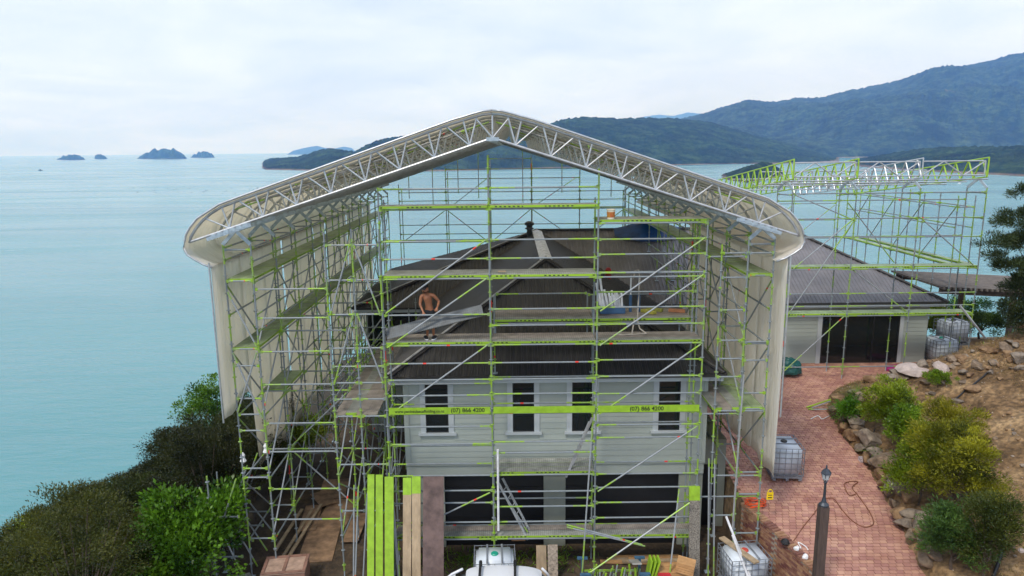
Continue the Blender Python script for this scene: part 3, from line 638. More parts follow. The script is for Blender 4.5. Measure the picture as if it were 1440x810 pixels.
# ---- front scaffold
S = Scaf('front_scaffold', 'lime and galvanised scaffold with plank decks across the front of the house', (.9, 20.3, 0))
FX = [-3.7, -.63, 2.44, 5.51]; Y0, Y1 = 19.9, 20.72
tops = [11.9, 12.75, 12.35, 10.95]
for x, t in zip(FX, tops): S.std(x, Y0, .2, t); S.std(x, Y1, .2, min(t, 11.5))
S.std(5.38, Y1, .2, 10.9)
for i in range(3):
    a, b = FX[i], FX[i+1]
    deck = {0: [1.26, 5.32, 7.41, 9.37, 11.34], 1: [1.26, 3.36, 5.32, 7.41, 9.37, 11.34], 2: [1.26, 5.32, 7.41, 10.9]}[i]
    for z in (1.26, 3.36, 5.32, 7.41, 9.37, 11.34 if i < 2 else 10.9):
        S.led((a, Y0, z-.07), (b, Y0, z-.07)); S.led((a, Y1, z-.07), (b, Y1, z-.07))
    rails = {0: [1.76, 2.4, 2.8, 4.3, 4.85, 5.82, 6.3, 6.8, 8.25, 9.87, 10.37, 11.84], 1: [1.76, 2.26, 2.75, 4.0, 4.35, 5.85, 6.3, 6.8, 7.92, 8.4, 9.87, 10.4, 11.85],
             2: [1.86, 2.36, 2.85, 4.45, 4.85, 5.82, 6.35, 6.85, 7.92, 8.42, 9.42, 9.95, 10.38]}[i]
    for z in rails: S.led((a, Y0-.0, z), (b, Y0-.0, z), 'guard_rail')
    for z in ({0: [3.9, 5.9, 10.3], 1: [2.1, 6.1], 2: [4.6, 6.1, 8.7]}[i]): S.led((a, Y1, z), (b, Y1, z), 'guard_rail')
    for z in deck:
        if z == 11.34: ny = (20.0, 20.32)
        else: ny = (20.05, 20.37, 20.69) if z > 2 else (20.05, 20.37)
        if z == 5.32 : ny = (20.4,)
        if z == 5.32: continue
        for y in ny: S.plank(a+.02, y, z, 3.03, m=M_PLKW if (z in (1.26, 7.41) and y > 20.1) else M_PLK)
for x in FX:
    for z in (1.26, 3.36, 5.32, 7.41, 9.37): S.led((x, Y0, z-.07), (x, Y1, z-.07), 'transom')
for z0, z1 in ((8.32, 10.4), (7.3, 9.3), (5.27, 7.35), (1.3, 2.75)):
    S.brace((FX[0]+.08, Y0-.05, z0), (FX[1]-.1, Y0-.05, z1))
for z0, z1 in ((8.32, 10.4), (7.3, 9.35), (5.2, 7.3), (2.75, 4.8)): S.brace((FX[2]+.08, Y0-.05, z0), (FX[3]-.08, Y0-.05, z1))
S.brace((FX[1]+.1, Y0-.06, 3.1), (.4, 20.0, 1.35)); 
# painted toe boards with the firm's lettering
TXT = mat('sign_black', (.02, .025, .01), .6)
def text_mesh(body, size):
    cu = bpy.data.curves.new('lettering', 'FONT'); cu.body = body; cu.size = size; cu.extrude = .001; cu.offset = .004; cu.align_x = 'LEFT'; cu.align_y = 'CENTER'
    o = bpy.data.objects.new('tmp', cu); COL.objects.link(o); dg = bpy.context.evaluated_depsgraph_get(); dg.update()
    me = bpy.data.meshes.new_from_object(o.evaluated_get(dg)); bpy.data.objects.remove(o); bpy.data.curves.remove(cu)
    me.materials.clear(); me.materials.append(TXT); me.name = 'lettering'; return me
def lettering(body, xa, xb, y, z, parent, off, rot=(R(90), 0, 0)):
    me = text_mesh(body, .2); xs_ = [v.co.x for v in me.vertices]; ys_ = [v.co.y for v in me.vertices]; w0, w1 = min(xs_), max(xs_)
    o = link('lettering', me, parent, Vector((xa, y, z))-off); o.rotation_euler = rot
    s = (xb-xa)/(w1-w0); o.scale = (s, max(s, .62), 1); return o
bm_ = M_GRN
for i in range(3):
    mb = MB(); mb.box((FX[i]+1.535, Y0-.06, 5.37), (2.98, .035, .2)); mb.v = [tuple(Vector(p)-S.o) for p in mb.v]; tb = mb.obj('toe_board', M_GRN, S.r)
    xa = FX[i]
    if i == 0:
        lettering('www.peninsulascaffolding.co.nz', xa+.22, xa+1.68, Y0-.0795, 5.36, tb, S.o); lettering('(07) 866 4200', xa+1.86, xa+2.85, Y0-.0795, 5.38, tb, S.o)
    if i == 2: lettering('(07) 866 4200', xa+.98, xa+1.97, Y0-.0795, 5.37, tb, S.o)
# ---- loading deck over the roof behind the front scaffold
S2 = Scaf('loading_deck', 'wide plank loading deck set over the front roof slope', (2.5, 21.8, 6.5))
for x in (-.55, 2.44, 5.45):
    for y in (21.0, 22.55): S2.std(x, y, EZ+max(0, y-20.95)*.487+.3, 8.55 if y < 21.5 else 8.3)
    S2.led((x, 21.0, 7.72), (x, 22.55, 7.72), 'transom')
for a, b in ((-.55, 2.44), (2.44, 5.45)):
    for y in (21.0, 22.55): S2.led((a, y, 7.7), (b, y, 7.7))
    for k in range(5): S2.plank(a+.0, 21.12+k*.325, 7.8, b-a, m=M_PLK if k == 0 else M_PLKW)
S2.led((2.44, 22.55, 8.25), (5.45, 22.55, 8.25), 'guard_rail'); S2.led((-.55, 22.55, 8.3), (2.44, 22.55, 8.3), 'guard_rail')
# ---- narrow stair bay to the left of the front scaffold, running back along the house wall
S = Scaf('wall_scaffold', 'narrow braced scaffold bay with walk deck beside the left house wall', (-4.6, 25, 0))
for x in (-5.26, -4.49, -3.72):
    S.std(x, 19.86, .2, 10.75); 
for z in (10.3, 9.3, 8.3, 7.3, 6.75, 6.25, 5.75, 5.22, 3.7, 2.2):
    S.led((-5.26, 19.86, z), (-4.49, 19.86, z)); S.led((-4.49, 19.86, z), (-3.72, 19.86, z))
for (za, zb) in ((8.3, 10.3), (6.25, 8.3)):
    S.brace((-4.55, 19.82, zb), (-5.2, 19.82, za)); S.brace((-4.43, 19.82, zb), (-3.78, 19.82, za))
ysl = [19.86+2.07*k for k in range(6)]
for y in ysl[1:]:
    S.std(-5.26, y, .2, 7.4); S.std(-4.2, y, .2, 6.6)
    for z in (3.3, 5.2): S.led((-5.26, y, z), (-4.2, y, z), 'transom')
for y in ysl[:-1]:
    xi = -4.49 if y < 20 else -4.2
    for z in (1.3, 3.3, 5.2): S.led((-5.26, y, z), (-5.26, y+2.07, z)); S.led((xi, y, z), (-4.2, y+2.07, z))
    for z in (5.75, 6.25): S.led((-5.26, y, z), (-5.26, y+2.07, z), 'guard_rail')
    S.brace((-5.26, y, 1.4), (-5.26, y+2.07, 3.2)); S.brace((-5.26, y, 3.4), (-5.26, y+2.07, 5.1)); S.brace((-4.2, y+2.07, 1.3), (-5.26, y, 3.1)); S.brace((-4.25, y, .6), (-4.25, y+2.07, 3.2))
    for k, mm_ in enumerate((M_PLKW, M_PLK, M_PLKW, M_PLKW)): S.plank(-5.1+k*.315, y+.02, 5.29, 2.05, 'y', mm_)
# ---- side scaffolds that carry the temporary roof
def side(name, label, xo, xi, inner_decks, sgn):
    S = Scaf(name, label, ((xo+xi)/2, 31, 0)); ys_ = [19.9+2.07*k for k in range(12)]
    def z0(x, y):
        rz = roof_z(x, y); return (rz+.3) if rz else gz(x, y)+.25
    for y in ys_:
        for x in (xo, xi):
            S.std(x, y, z0(x, y), 10.35 if x == xo else 10.45)
        for z in (1.3, 3.3, 5.3, 7.3, 9.3, 10.2):
            if z > max(z0(xo, y), z0(xi, y)): S.led((xo, y, z), (xi, y, z), 'transom')
        xm = (xo+xi)/2; zb = 13.2-.324*abs(xm+.48)-.10
        bar('roof_bracket', 'bracket', (xo, y, 10.35), (xm, y, zb), S.r, S.o); bar('roof_bracket', 'bracket', (xi, y, 10.35), (xm, y, zb), S.r, S.o)
    for k, y in enumerate(ys_[:-1]):
        yb = y+2.07; zl = max(z0(xo, y), z0(xo, yb), z0(xi, yb))
        for z in (1.25, 3.25, 5.25, 7.25, 9.25, 10.25):
            if z > zl-.1:
                S.led((xi, y, z), (xi, yb, z))
                if z != 10.25 or True: S.led((xo, y, z), (xo, yb, z))
        for z in (7.8, 8.3, 9.85): S.led((xi, y, z), (xi, yb, z), 'guard_rail')
        for z in (8.3, 9.9): S.led((xo, y, z), (xo, yb, z), 'guard_rail')
        for (a, b) in ((1.3, 3.2), (3.3, 5.2), (5.3, 7.2), (7.3, 9.2)):
            if a > zl-.2:
                S.brace((xi+.05*sgn, y, a), (xi+.05*sgn, yb, b))
                if k % 2 == 0: S.brace((xo, yb, a), (xo, y, b))
        for z in (7.31, 9.33):
            if z == 7.31 and sgn > 0: continue
            for j in (0, 1): S.plank(xo+(.2+.36*j)*(1 if xi > xo else -1), y+.02, z, 2.05, 'y', M_PLKG, wd=.35)
        if inner_decks and k in inner_decks:
            for j in (0, 1): S.plank(xo+(.2+.36*j)*(1 if xi > xo else -1), y+.02, 5.31, 2.05, 'y', M_PLKG, wd=.35)
    return S, ys_
SL, ysd_ = side('left_scaffold', 'tall scaffold along the sea side carrying the left eave of the sheeted roof', -8.13, -7.35, (1,), -1)
SRt, _ = side('right_scaffold', 'tall scaffold along the driveway side carrying the right eave of the sheeted roof', 7.42, 6.69, (0, 1, 2, 3), 1)
# end frames and ties at the front
for z in (9.05, 8.2, 7.2, 6.2, 5.0, 4.1, 2.9, 1.9): SL.led((-7.35, 19.93, z), (-5.26, 19.93, z), 'tie_tube')
for z in (6.8, 5.8, 4.8, 3.6): SL.led((-8.13, 19.88, z), (-7.35, 19.88, z), 'transom')
SL.brace((-8.1, 19.85, 9.0), (-7.4, 19.85, 7.4)); SL.brace((-8.1, 19.85, 7.2), (-7.4, 19.85, 5.2)); SL.brace((-7.4, 19.83, 7.2), (-8.1, 19.83, 5.4))
for k, y in enumerate(ysd_[1:6]):
    for z in (3.3, 5.3, 7.3): SL.led((-7.35, y, z), (-5.26, y, z), 'tie_tube')
    SL.brace((-7.3, y, 3.4), (-5.4, y, 5.2)); SL.brace((-5.3, y+.06, 1.2), (-7.3, y+.06, 3.2))
# raking props down the bank on the sea side
for k in range(4):
    y = 19.4+k*.9; S_ = SL
    x0 = -9.3-.1*k; S_.std(x0+.3, y, gz(x0+.3, y)+.25, 3.6-k*.3)
    S_.brace((x0-.2, y+.1, gz(x0, y)+.1), (-8.15, y, 3.5)); S_.brace((-8.1, y, .1), (x0, y+.1, 3.2-k*.3)); S_.led((x0+.3, y, 1.0), (-8.13, y, 1.0), 'tie_tube'); S_.led((x0+.3, y, 2.3), (-8.13, y, 2.3), 'tie_tube')
SRt.std(5.94, 19.9, .25, 10.2)
for z in (9.95, 9.25, 8.3, 7.4, 6.85, 6.3, 5.25, 3.2, 1.9): SRt.led((5.94, 19.9, z), (6.69, 19.9, z), 'transom')
for z in (9.95, 7.35, 6.8, 5.8, 5.25, 3.2, 2.6): SRt.led((6.69, 19.88, z), (7.42, 19.88, z), 'transom')
SRt.led((5.51, 19.93, 9.85), (6.69, 19.93, 9.85), 'tie_tube'); SRt.led((5.51, 19.93, 5.15), (6.69, 19.93, 5.15), 'tie_tube'); SRt.led((5.2, 19.93, 2.5), (7.42, 19.93, 2.5), 'tie_tube')
for k in range(4):
    y = 19.92+2.07*k; m_ = (M_PLK, M_PLKW)
    for j in range(3): SRt.plank(6.02+j*.3, y, 5.31+.002*j, 2.05, 'y', m_[j % 2], wd=.29)
# ---- rear scaffold
S = Scaf('rear_scaffold', 'open gable scaffold behind the house against the sea', (.2, 43, 0))
RX = [-6.72, -3.9, -1.3, 1.22, 4.12, 6.88]; RT = [10.9, 11.9, 12.6, 12.6, 11.9, 10.9]
for x, t in zip(RX, RT): S.std(x, 42.9, gz(x, 42.9)+.25, t); S.std(x+.06, 43.65, gz(x, 43.65)+.25, t-.3)
for i in range(5):
    a, b = RX[i], RX[i+1]
    zs = [5.3, 6.4, 7.4, 7.9, 8.45, 9.35, 9.9, 10.4]+([11.2, 11.75] if 0 < i < 4 else [])+([12.35] if i == 2 else [])
    for z in zs: S.led((a, 42.9, z), (b, 42.9, z), 'ledger' if z in (5.3, 7.4, 9.35, 11.2) else 'guard_rail')
    for z in (7.4, 9.35): S.led((a, 43.65, z), (b, 43.65, z))
    for z in (7.45, 9.4): S.plank(a+.02, 43.25, z, b-a-.04, m=M_PLKG); 
    S.brace((a+.1, 42.85, 7.4), (b-.1, 42.85, 9.3)) if i % 2 == 0 else S.brace((b-.1, 42.85, 7.4), (a+.1, 42.85, 9.3))
    S.brace((a+.1, 43.7, 9.4), (b-.1, 43.7, 11.2)) if i in (1, 3) else None
# ---- wing scaffold on the right with its unfinished roof beams
S = Scaf('wing_scaffold', 'open scaffold round the right wing of the house, without sheeting', (15.6, 30, 3))
WXs = [11.7, 14.35, 17.0, 19.75]; SY = 29.7
for x in WXs:
    for dx_, y in ((0, SY), (-.35, SY+.75)): S.std(x+dx_, y, (gz(x+dx_, y) if roof_z(x+dx_, y) is None else roof_z(x+dx_, y))+.25, 11.15)
    for z in (5.7, 7.75, 9.85, 10.9): S.led((x, SY, z), (x-.35, SY+.75, z), 'transom')
    bar('roof_bracket', 'bracket', (x, SY, 11.1), (x-.17, SY+.35, 11.5), S.r, S.o); bar('roof_bracket', 'bracket', (x-.35, SY+.75, 11.1), (x-.17, SY+.35, 11.5), S.r, S.o)
for a, b in zip(WXs, WXs[1:]):
    for z in (3.45, 5.72, 7.75, 9.9, 10.95): S.led((a, SY, z), (b, SY, z))
    for z in (6.15, 6.7, 9.1): S.led((a, SY, z), (b, SY, z), 'guard_rail')
    for z in (7.75, 9.05, 10.6): S.led((a-.35, SY+.75, z), (b-.35, SY+.75, z))
    for z in (5.8, 7.83):
        for j in (0, 1): S.plank(a, SY+.15+j*.33, z, b-a-.02, m=M_PLKG)
S.brace((11.8, SY-.05, 5.8), (14.3, SY-.05, 9.8)); S.brace((11.8, SY-.05, 3.3), (14.2, SY-.05, 5.7)); S.brace((11.9, SY-.06, 7.8), (14.3, SY-.06, 9.9)); S.brace((14.5, SY+.05, 7.7), (16.9, SY+.05, 5.9))
S.brace((14.4, SY-.05, 9.8), (11.9, SY+.4, 10.9)); S.brace((17.1, SY-.05, 9.9), (19.5, SY-.05, 7.9)); S.brace((14.4, SY+.8, 10.5), (16.6, SY+.8, 7.9))
for x in (20.3, 19.55):
    for k in range(5):
        y = 31.2+k*2.57; S.std(x, y, (gz(x, y) if x > 19.4 else roof_z(x, y))+.25, 10.7)
    for k in range(4):
        y = 31.2+k*2.57
        for z in (7.6, 9.3, 10.2): S.led((x, y, z), (x, y+2.57, z))
        if x < 20: S.brace((x, y, 10.3), (x, y+2.57, 7.7))
        S.plank(x-.0, y+.02, 7.68, 2.53, 'y', M_PLKG)
for k in range(5): S.led((19.55, 31.2+k*2.57, 7.58), (20.3, 31.2+k*2.57, 7.58), 'transom'); S.led((19.55, 31.2+k*2.57, 10.2), (20.3, 31.2+k*2.57, 10.2), 'transom')
for x in (9.3, 11.9, 14.5, 17.0, 19.55):
    S.std(x, 42.9, gz(x, 42.9)+.25, 10.9)
    if x > 10:
        for z in (5.5, 7.5, 8.5, 9.5, 10.5): S.led((x-2.6 if x < 16 else x-2.5, 42.9, z), (x, 42.9, z))
        S.brace((x-2.4, 42.85, 7.5), (x-.1, 42.85, 9.4))
# half-built roof beams
def lattice(name, label, p0, p1, ht, kind, group=None, bay=.42):
    """straight lattice beam: top and bottom chord, end posts, zigzag webs"""
    p0, p1 = Vector(p0), Vector(p1); t = thing(name, label, 'roof beam', p0, group=group); up = Vector((0, 0, ht))
    bar('top_chord', kind, p0+up, p1+up, t, p0); bar('bottom_chord', kind, p0, p1, t, p0)
    Ln = (p1-p0).length; nb = max(2, int(Ln/bay)); d = (p1-p0)/nb
    bar('end_post', kind, p0, p0+up, t, p0); bar('end_post', kind, p1, p1+up, t, p0)
    for i in range(nb):
        a = p0+d*i; bb_ = p0+d*(i+1)
        if i % 2 == 0: bar('web_bar', kind, a, bb_+up, t, p0)
        else: bar('web_bar', kind, a+up, bb_, t, p0)
    return t
xs_b = [11.2, 13.75, 16.3, 18.9]; kb = ['green', 'green', 'alu', 'green']
lb = ['lime green roof beam at the tent end of the wing scaffold', 'lime green roof beam between the other green and the silver beam on the wing scaffold', 'long silver roof beam among lime green ones on the wing scaffold', 'lime green roof beam at the outer end of the wing scaffold']
for x, k, s in zip(xs_b, kb, lb): lattice('roof_beam', s, (x, 28.5, 11.62), (x, 41.5, 10.05), .76, k)
for i in range(3):
    for j, yy in enumerate((28.6, 32.6, 36.8)):
        zz = 11.62-(yy-28.5)*.12
        lattice('cross_beam', 'short silver lattice beam tying the roof beams together over the wing', (xs_b[i]+.06, yy, zz+.08), (xs_b[i+1]-.06, yy, zz+.08), .56, 'alu', 'silver cross beams on the wing scaffold', .64)
for j, yy in enumerate((28.9, 30.2, 31.6)):
    o = bar('alloy_tube', 'alu', (10.9, yy, 11.56-(yy-28.5)*.12), (19.2, yy, 11.56-(yy-28.5)*.12)); tag(o, 'long alloy tube laid under the half built roof beams of the wing', 'tube', 'alloy tubes under the roof beams')
# ---- main temporary roof: trusses, purlins, sheet
CX = -.48
def top_z(x): return 13.96-.338*x
def bot_z(x): return 13.2-.324*x
prof = [(0, 13.84), (.25, 13.82), (.5, 13.755), (.8, 13.67), (1.1, top_z(1.1)), (2.2, top_z(2.2)), (3.4, top_z(3.4)), (4.6, top_z(4.6)), (5.8, top_z(5.8)), (6.9, top_z(6.9)), (7.5, 11.42), (7.8, 11.24), (8.05, 11.04), (8.26, 10.81), (8.4, 10.6), (8.45, 10.44)]
trus = thing('roof_truss', 'silver lattice roof truss framing the open front gable of the sheeted roof', 'roof truss', (CX, 19.62, 10.4))
to = Vector((CX, 19.62, 10.4))
for s in (-1, 1):
    mb = MB(); mb.path([Vector((CX+s*x, 19.62, z))-to for x, z in prof], .042, 8); mb.obj('top_chord', M_ALU, trus, smooth_=True)
    mb = MB(); mb.tube(Vector((CX, 19.62, 13.2))-to, Vector((CX+s*8.4, 19.62, bot_z(8.4)))-to, .037, n=8); mb.obj('bottom_chord', M_ALU, trus)
    nodes = [.62+.955*i for i in range(9)]
    for xb in nodes:
        for dx_ in (.62, .16, -.2):
            xt = xb+dx_
            if xt > 8.2 or xb > 8.2: continue
            zt = np.interp(xt, [p[0] for p in prof], [p[1] for p in prof])
            bar('web_bar', 'alu', (CX+s*xb, 19.62, bot_z(xb)), (CX+s*xt, 19.62, zt-.03), trus, to)
    bar('web_bar', 'alu', (CX, 19.62, 13.2), (CX+s*.45, 19.62, 13.72), trus, to)
    # dark flat coupling plates where the truss sits on the brackets
    mb = MB()
    xm = 7.3
    for k in range(6): xk = xm-.45+k*.18; mb.box(Vector((CX+s*xk, 19.58, bot_z(xk)-.06))-to, (.14, .03, .09))
    mb.beam(Vector((CX+s*(xm-.6), 19.6, bot_z(xm-.6)-.09))-to, Vector((CX+s*(xm+.65), 19.6, bot_z(xm+.65)-.09))-to, .05, .1); mb.obj('seat_plate', M_BRK, trus)
bar('web_bar', 'alu', (CX, 19.62, 13.2), (CX, 19.62, 13.8), trus, to)
mb = MB(); mb.box(Vector((CX, 19.6, 13.17))-to, (.34, .05, .10)); mb.obj('apex_plate', M_BRK, trus)
for k in range(1, 12):
    c = copy_tree(trus); c.location = (CX, 19.62+2.07*k, 10.4)
    tag(c, 'silver lattice roof truss standing inside under the sheeted roof', 'roof truss', 'trusses inside the sheeted roof')
YE = 42.6
m, n, l, b = newmat('roof_sheet_fabric')
pos = n.new('ShaderNodeNewGeometry'); t1 = n.new('ShaderNodeTexNoise'); t1.inputs['Scale'].default_value = .8; t1.inputs['Detail'].default_value = 5; l.new(pos.outputs['Position'], t1.inputs[0])
r_ = n.new('ShaderNodeValToRGB'); r_.color_ramp.elements[0].position = .3; r_.color_ramp.elements[0].color = (.78, .775, .75, 1); r_.color_ramp.elements[1].position = .7; r_.color_ramp.elements[1].color = (.88, .875, .86, 1); l.new(t1.outputs[0], r_.inputs[0])
l.new(r_.outputs[0], b.inputs['Base Color']); b.inputs['Roughness'].default_value = .6
tr = n.new('ShaderNodeBsdfTranslucent'); tr.inputs[0].default_value = (.92, .865, .73, 1); ms = n.new('ShaderNodeMixShader'); ms.inputs[0].default_value = .56
mpw = n.new('ShaderNodeMapping'); mpw.inputs['Scale'].default_value = (.5, 1.6, .35); l.new(pos.outputs['Position'], mpw.inputs[0]); t9 = n.new('ShaderNodeTexNoise'); t9.inputs['Scale'].default_value = 2.2; t9.inputs['Detail'].default_value = 3; l.new(mpw.outputs[0], t9.inputs[0])
bp = n.new('ShaderNodeBump'); bp.inputs['Strength'].default_value = .9; bp.inputs['Distance'].default_value = .16; l.new(t9.outputs[0], bp.inputs['Height']); l.new(bp.outputs[0], b.inputs['Normal']); l.new(bp.outputs[0], tr.inputs['Normal'])
l.new(b.outputs[0], ms.inputs[1]); l.new(tr.outputs[0], ms.inputs[2]); l.new(ms.outputs[0], n['Material Output'].inputs['Surface']); SHEET = m
sheet = thing('sheeted_roof', 'pale translucent sheeting stretched over the trusses of the temporary roof', 'roof sheet', (CX, 31, 10))
sh0 = Vector(sheet.location)
sprof = [(x, z+.085) for x, z in prof]+[(8.5, 10.3), (8.42, 10.12), (8.25, 9.97), (8.02, 9.84), (7.84, 9.76)]
sprof = [(x+(.085 if x > 7.9 else 0)*(1 if z > 10 else .5), z) for x, z in sprof]
def sheet_strip(name, pts, ya, yb, sag, ny=5, parent=None):
    V = []; Fq = []; K = len(pts); th = .012
    for j in range(ny+1):
        t = j/ny; y = lerp(ya, yb, t); d = sag*4*t*(1-t)
        for i, (x, z) in enumerate(pts):
            a = pts[max(0, i-1)]; c = pts[min(K-1, i+1)]; nx, nz = -(c[1]-a[1]), (c[0]-a[0]); q = math.hypot(nx, nz) or 1; nx, nz = nx/q, nz/q
            if nz < 0 and abs(nx) < .3: nx, nz = -nx, -nz
            V.append((x-nx*d*.0, y, z-d*(1 if z > 11.3 else .2)))
    for j in range(ny):
        for i in range(K-1): o = j*K+i; Fq.append((o, o+1, o+K+1, o+K))
    me = fast_mesh(name, np.array(V)-np.array(sh0), Fq, SHEET, True)
    o = link(name, me, parent or sheet); md = o.modifiers.new('thickness', 'SOLIDIFY'); md.thickness = .012; md.offset = 0; return o
for k in range(11):
    ya = 19.55+2.07*k; yb = ya+2.07
    for s in (-1, 1): sheet_strip('sheet_panel', [(CX+s*x, z) for x, z in sprof], ya, yb, .05)
for s in (-1, 1):
    mb = MB(); mb.path([Vector((CX+s*x, 19.52, z))-sh0 for x, z in sprof], .03, 8); mb.obj('edge_tube', M_ALU, sheet, smooth_=True)
    for x in (1.2, 2.6, 4.0, 5.4, 6.8):
        for k in range(11):
            bar('purlin', 'purlin', (CX+s*x, 19.62+2.07*k, top_z(x)-.12), (CX+s*x, 21.69+2.07*k, top_z(x)-.12), sheet, sh0)
    for k in range(0, 11, 2):
        for xa, xb in ((.8, 2.6), (2.6, 4.4), (4.4, 6.2)):
            bar('roof_brace', 'purlin', (CX+s*xa, 19.66+2.07*k, top_z(xa)-.16), (CX+s*xb, 21.6+2.07*k, top_z(xb)-.16), sheet, sh0)
    bar('roof_brace', 'purlin', (CX+s*.1, 19.70, 13.62), (CX+s*7.2, 19.70, top_z(7.2)-.2), sheet, sh0)
# side curtains hanging from the eaves
def curtain(name, label, x, zb, ragged, y1, wob):
    t = thing(name, label, 'sheeting', (x, 31, 5)); o_ = Vector(t.location); ya = 19.55; k = 0
    while ya < y1-.2:
        yb = min(ya+2.07, y1); V = []; Fq = []; ny, nz = 8, 14; ynext = yb; yb -= (.22 if (k in (2, 4, 5, 7, 9) and x < 0) else 0)
        for i in range(nz+1):
            for j in range(ny+1):
                y = lerp(ya, yb, j/ny); bot = (zb(y) if callable(zb) else zb)+ragged*float(fbm(np.array([y*.9]), np.array([3.+x]), 3)[0])
                z = lerp(9.8, bot, i/nz); dx_ = wob*float(fbm(np.array([y*1.7]), np.array([z*.35+x]), 3)[0])*(.3+i/nz)
                V.append((x+dx_, y, z))
        for i in range(nz):
            for j in range(ny): q = i*(ny+1)+j; Fq.append((q, q+1, q+ny+2, q+ny+1))
        ob = link('curtain_panel', fast_mesh('curtain_panel', np.array(V)-np.array(o_), Fq, SHEET, True), t); md = ob.modifiers.new('thickness', 'SOLIDIFY'); md.thickness = .01; md.offset = 0
        ya = ynext; k += 1
    return t, o_
t, o_ = curtain('left_sheeting', 'pale sheeting hung down the sea side of the scaffold', -8.36, (lambda y: 5.4 if y < 21.7 else 2.6), .8, 42.4, .05)
bar('edge_pole', 'alu', (-8.4, 19.5, 5.2), (-8.4, 19.5, 9.9), t, o_)
t, o_ = curtain('right_sheeting', 'pale sheeting hung down the driveway side of the scaffold', 7.68, 3.3, .4, 30.5, .05)
V = []; Fq = []
for i in range(17):
    z = lerp(9.8, 3.5, i/16)
    for j in range(7): xx = lerp(7.68, 7.1+.12*math.sin(i*.7), j/6); V.append((xx, 19.97+.07*math.sin(j*2.1+i*.4)+.12*(j/6), z))
for i in range(16):
    for j in range(6): q = i*7+j; Fq.append((q, q+1, q+8, q+7))
ys_up = curtain('upper_sheeting', 'pale sheeting hung above the tiled wing roof at the driveway side', 7.68, 8.2, .3, 42.4, .08) if False else None
bar('edge_pole', 'alu', (7.74, 19.5, 5.2), (7.74, 19.5, 9.9), t, o_)
# gable hangers under the rear truss
for x in (-6.0, -4.6, -3.1, -1.9, .7, 3.0, 5.2, 5.9):
    o = bar('gable_tube', 'purlin', (x, 42.2, 9.6+.25*abs(x) % 1), (x, 42.2, bot_z(abs(x-CX))+.02)); tag(o, 'thin tube hanging below the rear roof truss in the open gable', 'tube', 'gable tubes at the rear')
# ------------------------------------------------------------------ vegetation
def leaf_mat(name, c, var=.35, trans=.25, rough=.5):
    m, n, l, b = newmat(name)
    g = n.new('ShaderNodeNewGeometry'); nt = n.new('ShaderNodeTexNoise'); nt.inputs['Scale'].default_value = 1.1; nt.inputs['Detail'].default_value = 3; l.new(g.outputs['Position'], nt.inputs[0])
    r = n.new('ShaderNodeValToRGB'); e = r.color_ramp.elements; e[0].position = .32; e[0].color = (*[q*(1-var) for q in c[0]], 1); e[1].position = .68; e[1].color = (*c[1], 1); l.new(nt.outputs[0], r.inputs[0])
    mr = n.new('ShaderNodeMapRange'); mr.inputs[3].default_value = .78; mr.inputs[4].default_value = 1.25; l.new(g.outputs['Random Per Island'], mr.inputs[0])
    oi = n.new('ShaderNodeObjectInfo'); mo = n.new('ShaderNodeMapRange'); mo.inputs[3].default_value = .62 if 'manuka' in name or 'olive' in name else .92; mo.inputs[4].default_value = 1.2; l.new(oi.outputs['Random'], mo.inputs[0]); vm = math_node(n, l, 'MULTIPLY', mr.outputs[0], mo.outputs[0])
    mh = n.new('ShaderNodeMapRange'); mh.inputs[3].default_value = .485; mh.inputs[4].default_value = .53; l.new(math_node(n, l, 'FRACT', math_node(n, l, 'MULTIPLY', oi.outputs['Random'], 5.7), None), mh.inputs[0])
    hs = n.new('ShaderNodeHueSaturation'); l.new(r.outputs[0], hs.inputs['Color']); l.new(vm, hs.inputs['Value']); l.new(mh.outputs[0], hs.inputs['Hue'])
    l.new(hs.outputs[0], b.inputs['Base Color']); b.inputs['Roughness'].default_value = rough; b.inputs['Specular IOR Level'].default_value = .3
    t = n.new('ShaderNodeBsdfTranslucent'); l.new(hs.outputs[0], t.inputs[0]); ms = n.new('ShaderNodeMixShader'); ms.inputs[0].default_value = trans
    l.new(b.outputs[0], ms.inputs[1]); l.new(t.outputs[0], ms.inputs[2]); l.new(ms.outputs[0], n['Material Output'].inputs['Surface']); return m
LM = {'manuka_dark': leaf_mat('manuka_dark_leaf', ((.013, .025, .007), (.055, .065, .013))),
      'manuka': leaf_mat('manuka_leaf', ((.030, .050, .009), (.10, .105, .016))),
      'olive': leaf_mat('olive_leaf', ((.026, .045, .006), (.115, .12, .011))),
      'bright': leaf_mat('bright_leaf', ((.10, .175, .010), (.29, .38, .022)), rough=.35),
      'gold': leaf_mat('golden_leaf', ((.085, .10, .008), (.32, .27, .016))),
      'broad': leaf_mat('broad_leaf', ((.045, .115, .010), (.16, .29, .02)), rough=.3),
      'lime': leaf_mat('lime_leaf', ((.12, .20, .015), (.26, .33, .03))),
      'blue': leaf_mat('blue_green_leaf', ((.04, .10, .025), (.11, .21, .04))),
      'pine': leaf_mat('pine_leaf', ((.018, .04, .016), (.06, .09, .03))),
      'flax': leaf_mat('strap_leaf', ((.05, .10, .015), (.16, .22, .03)))}
BARK = mat('bark', (.10, .075, .055), .9, nscale=9, namt=.4, bump=.5, bscale=30)
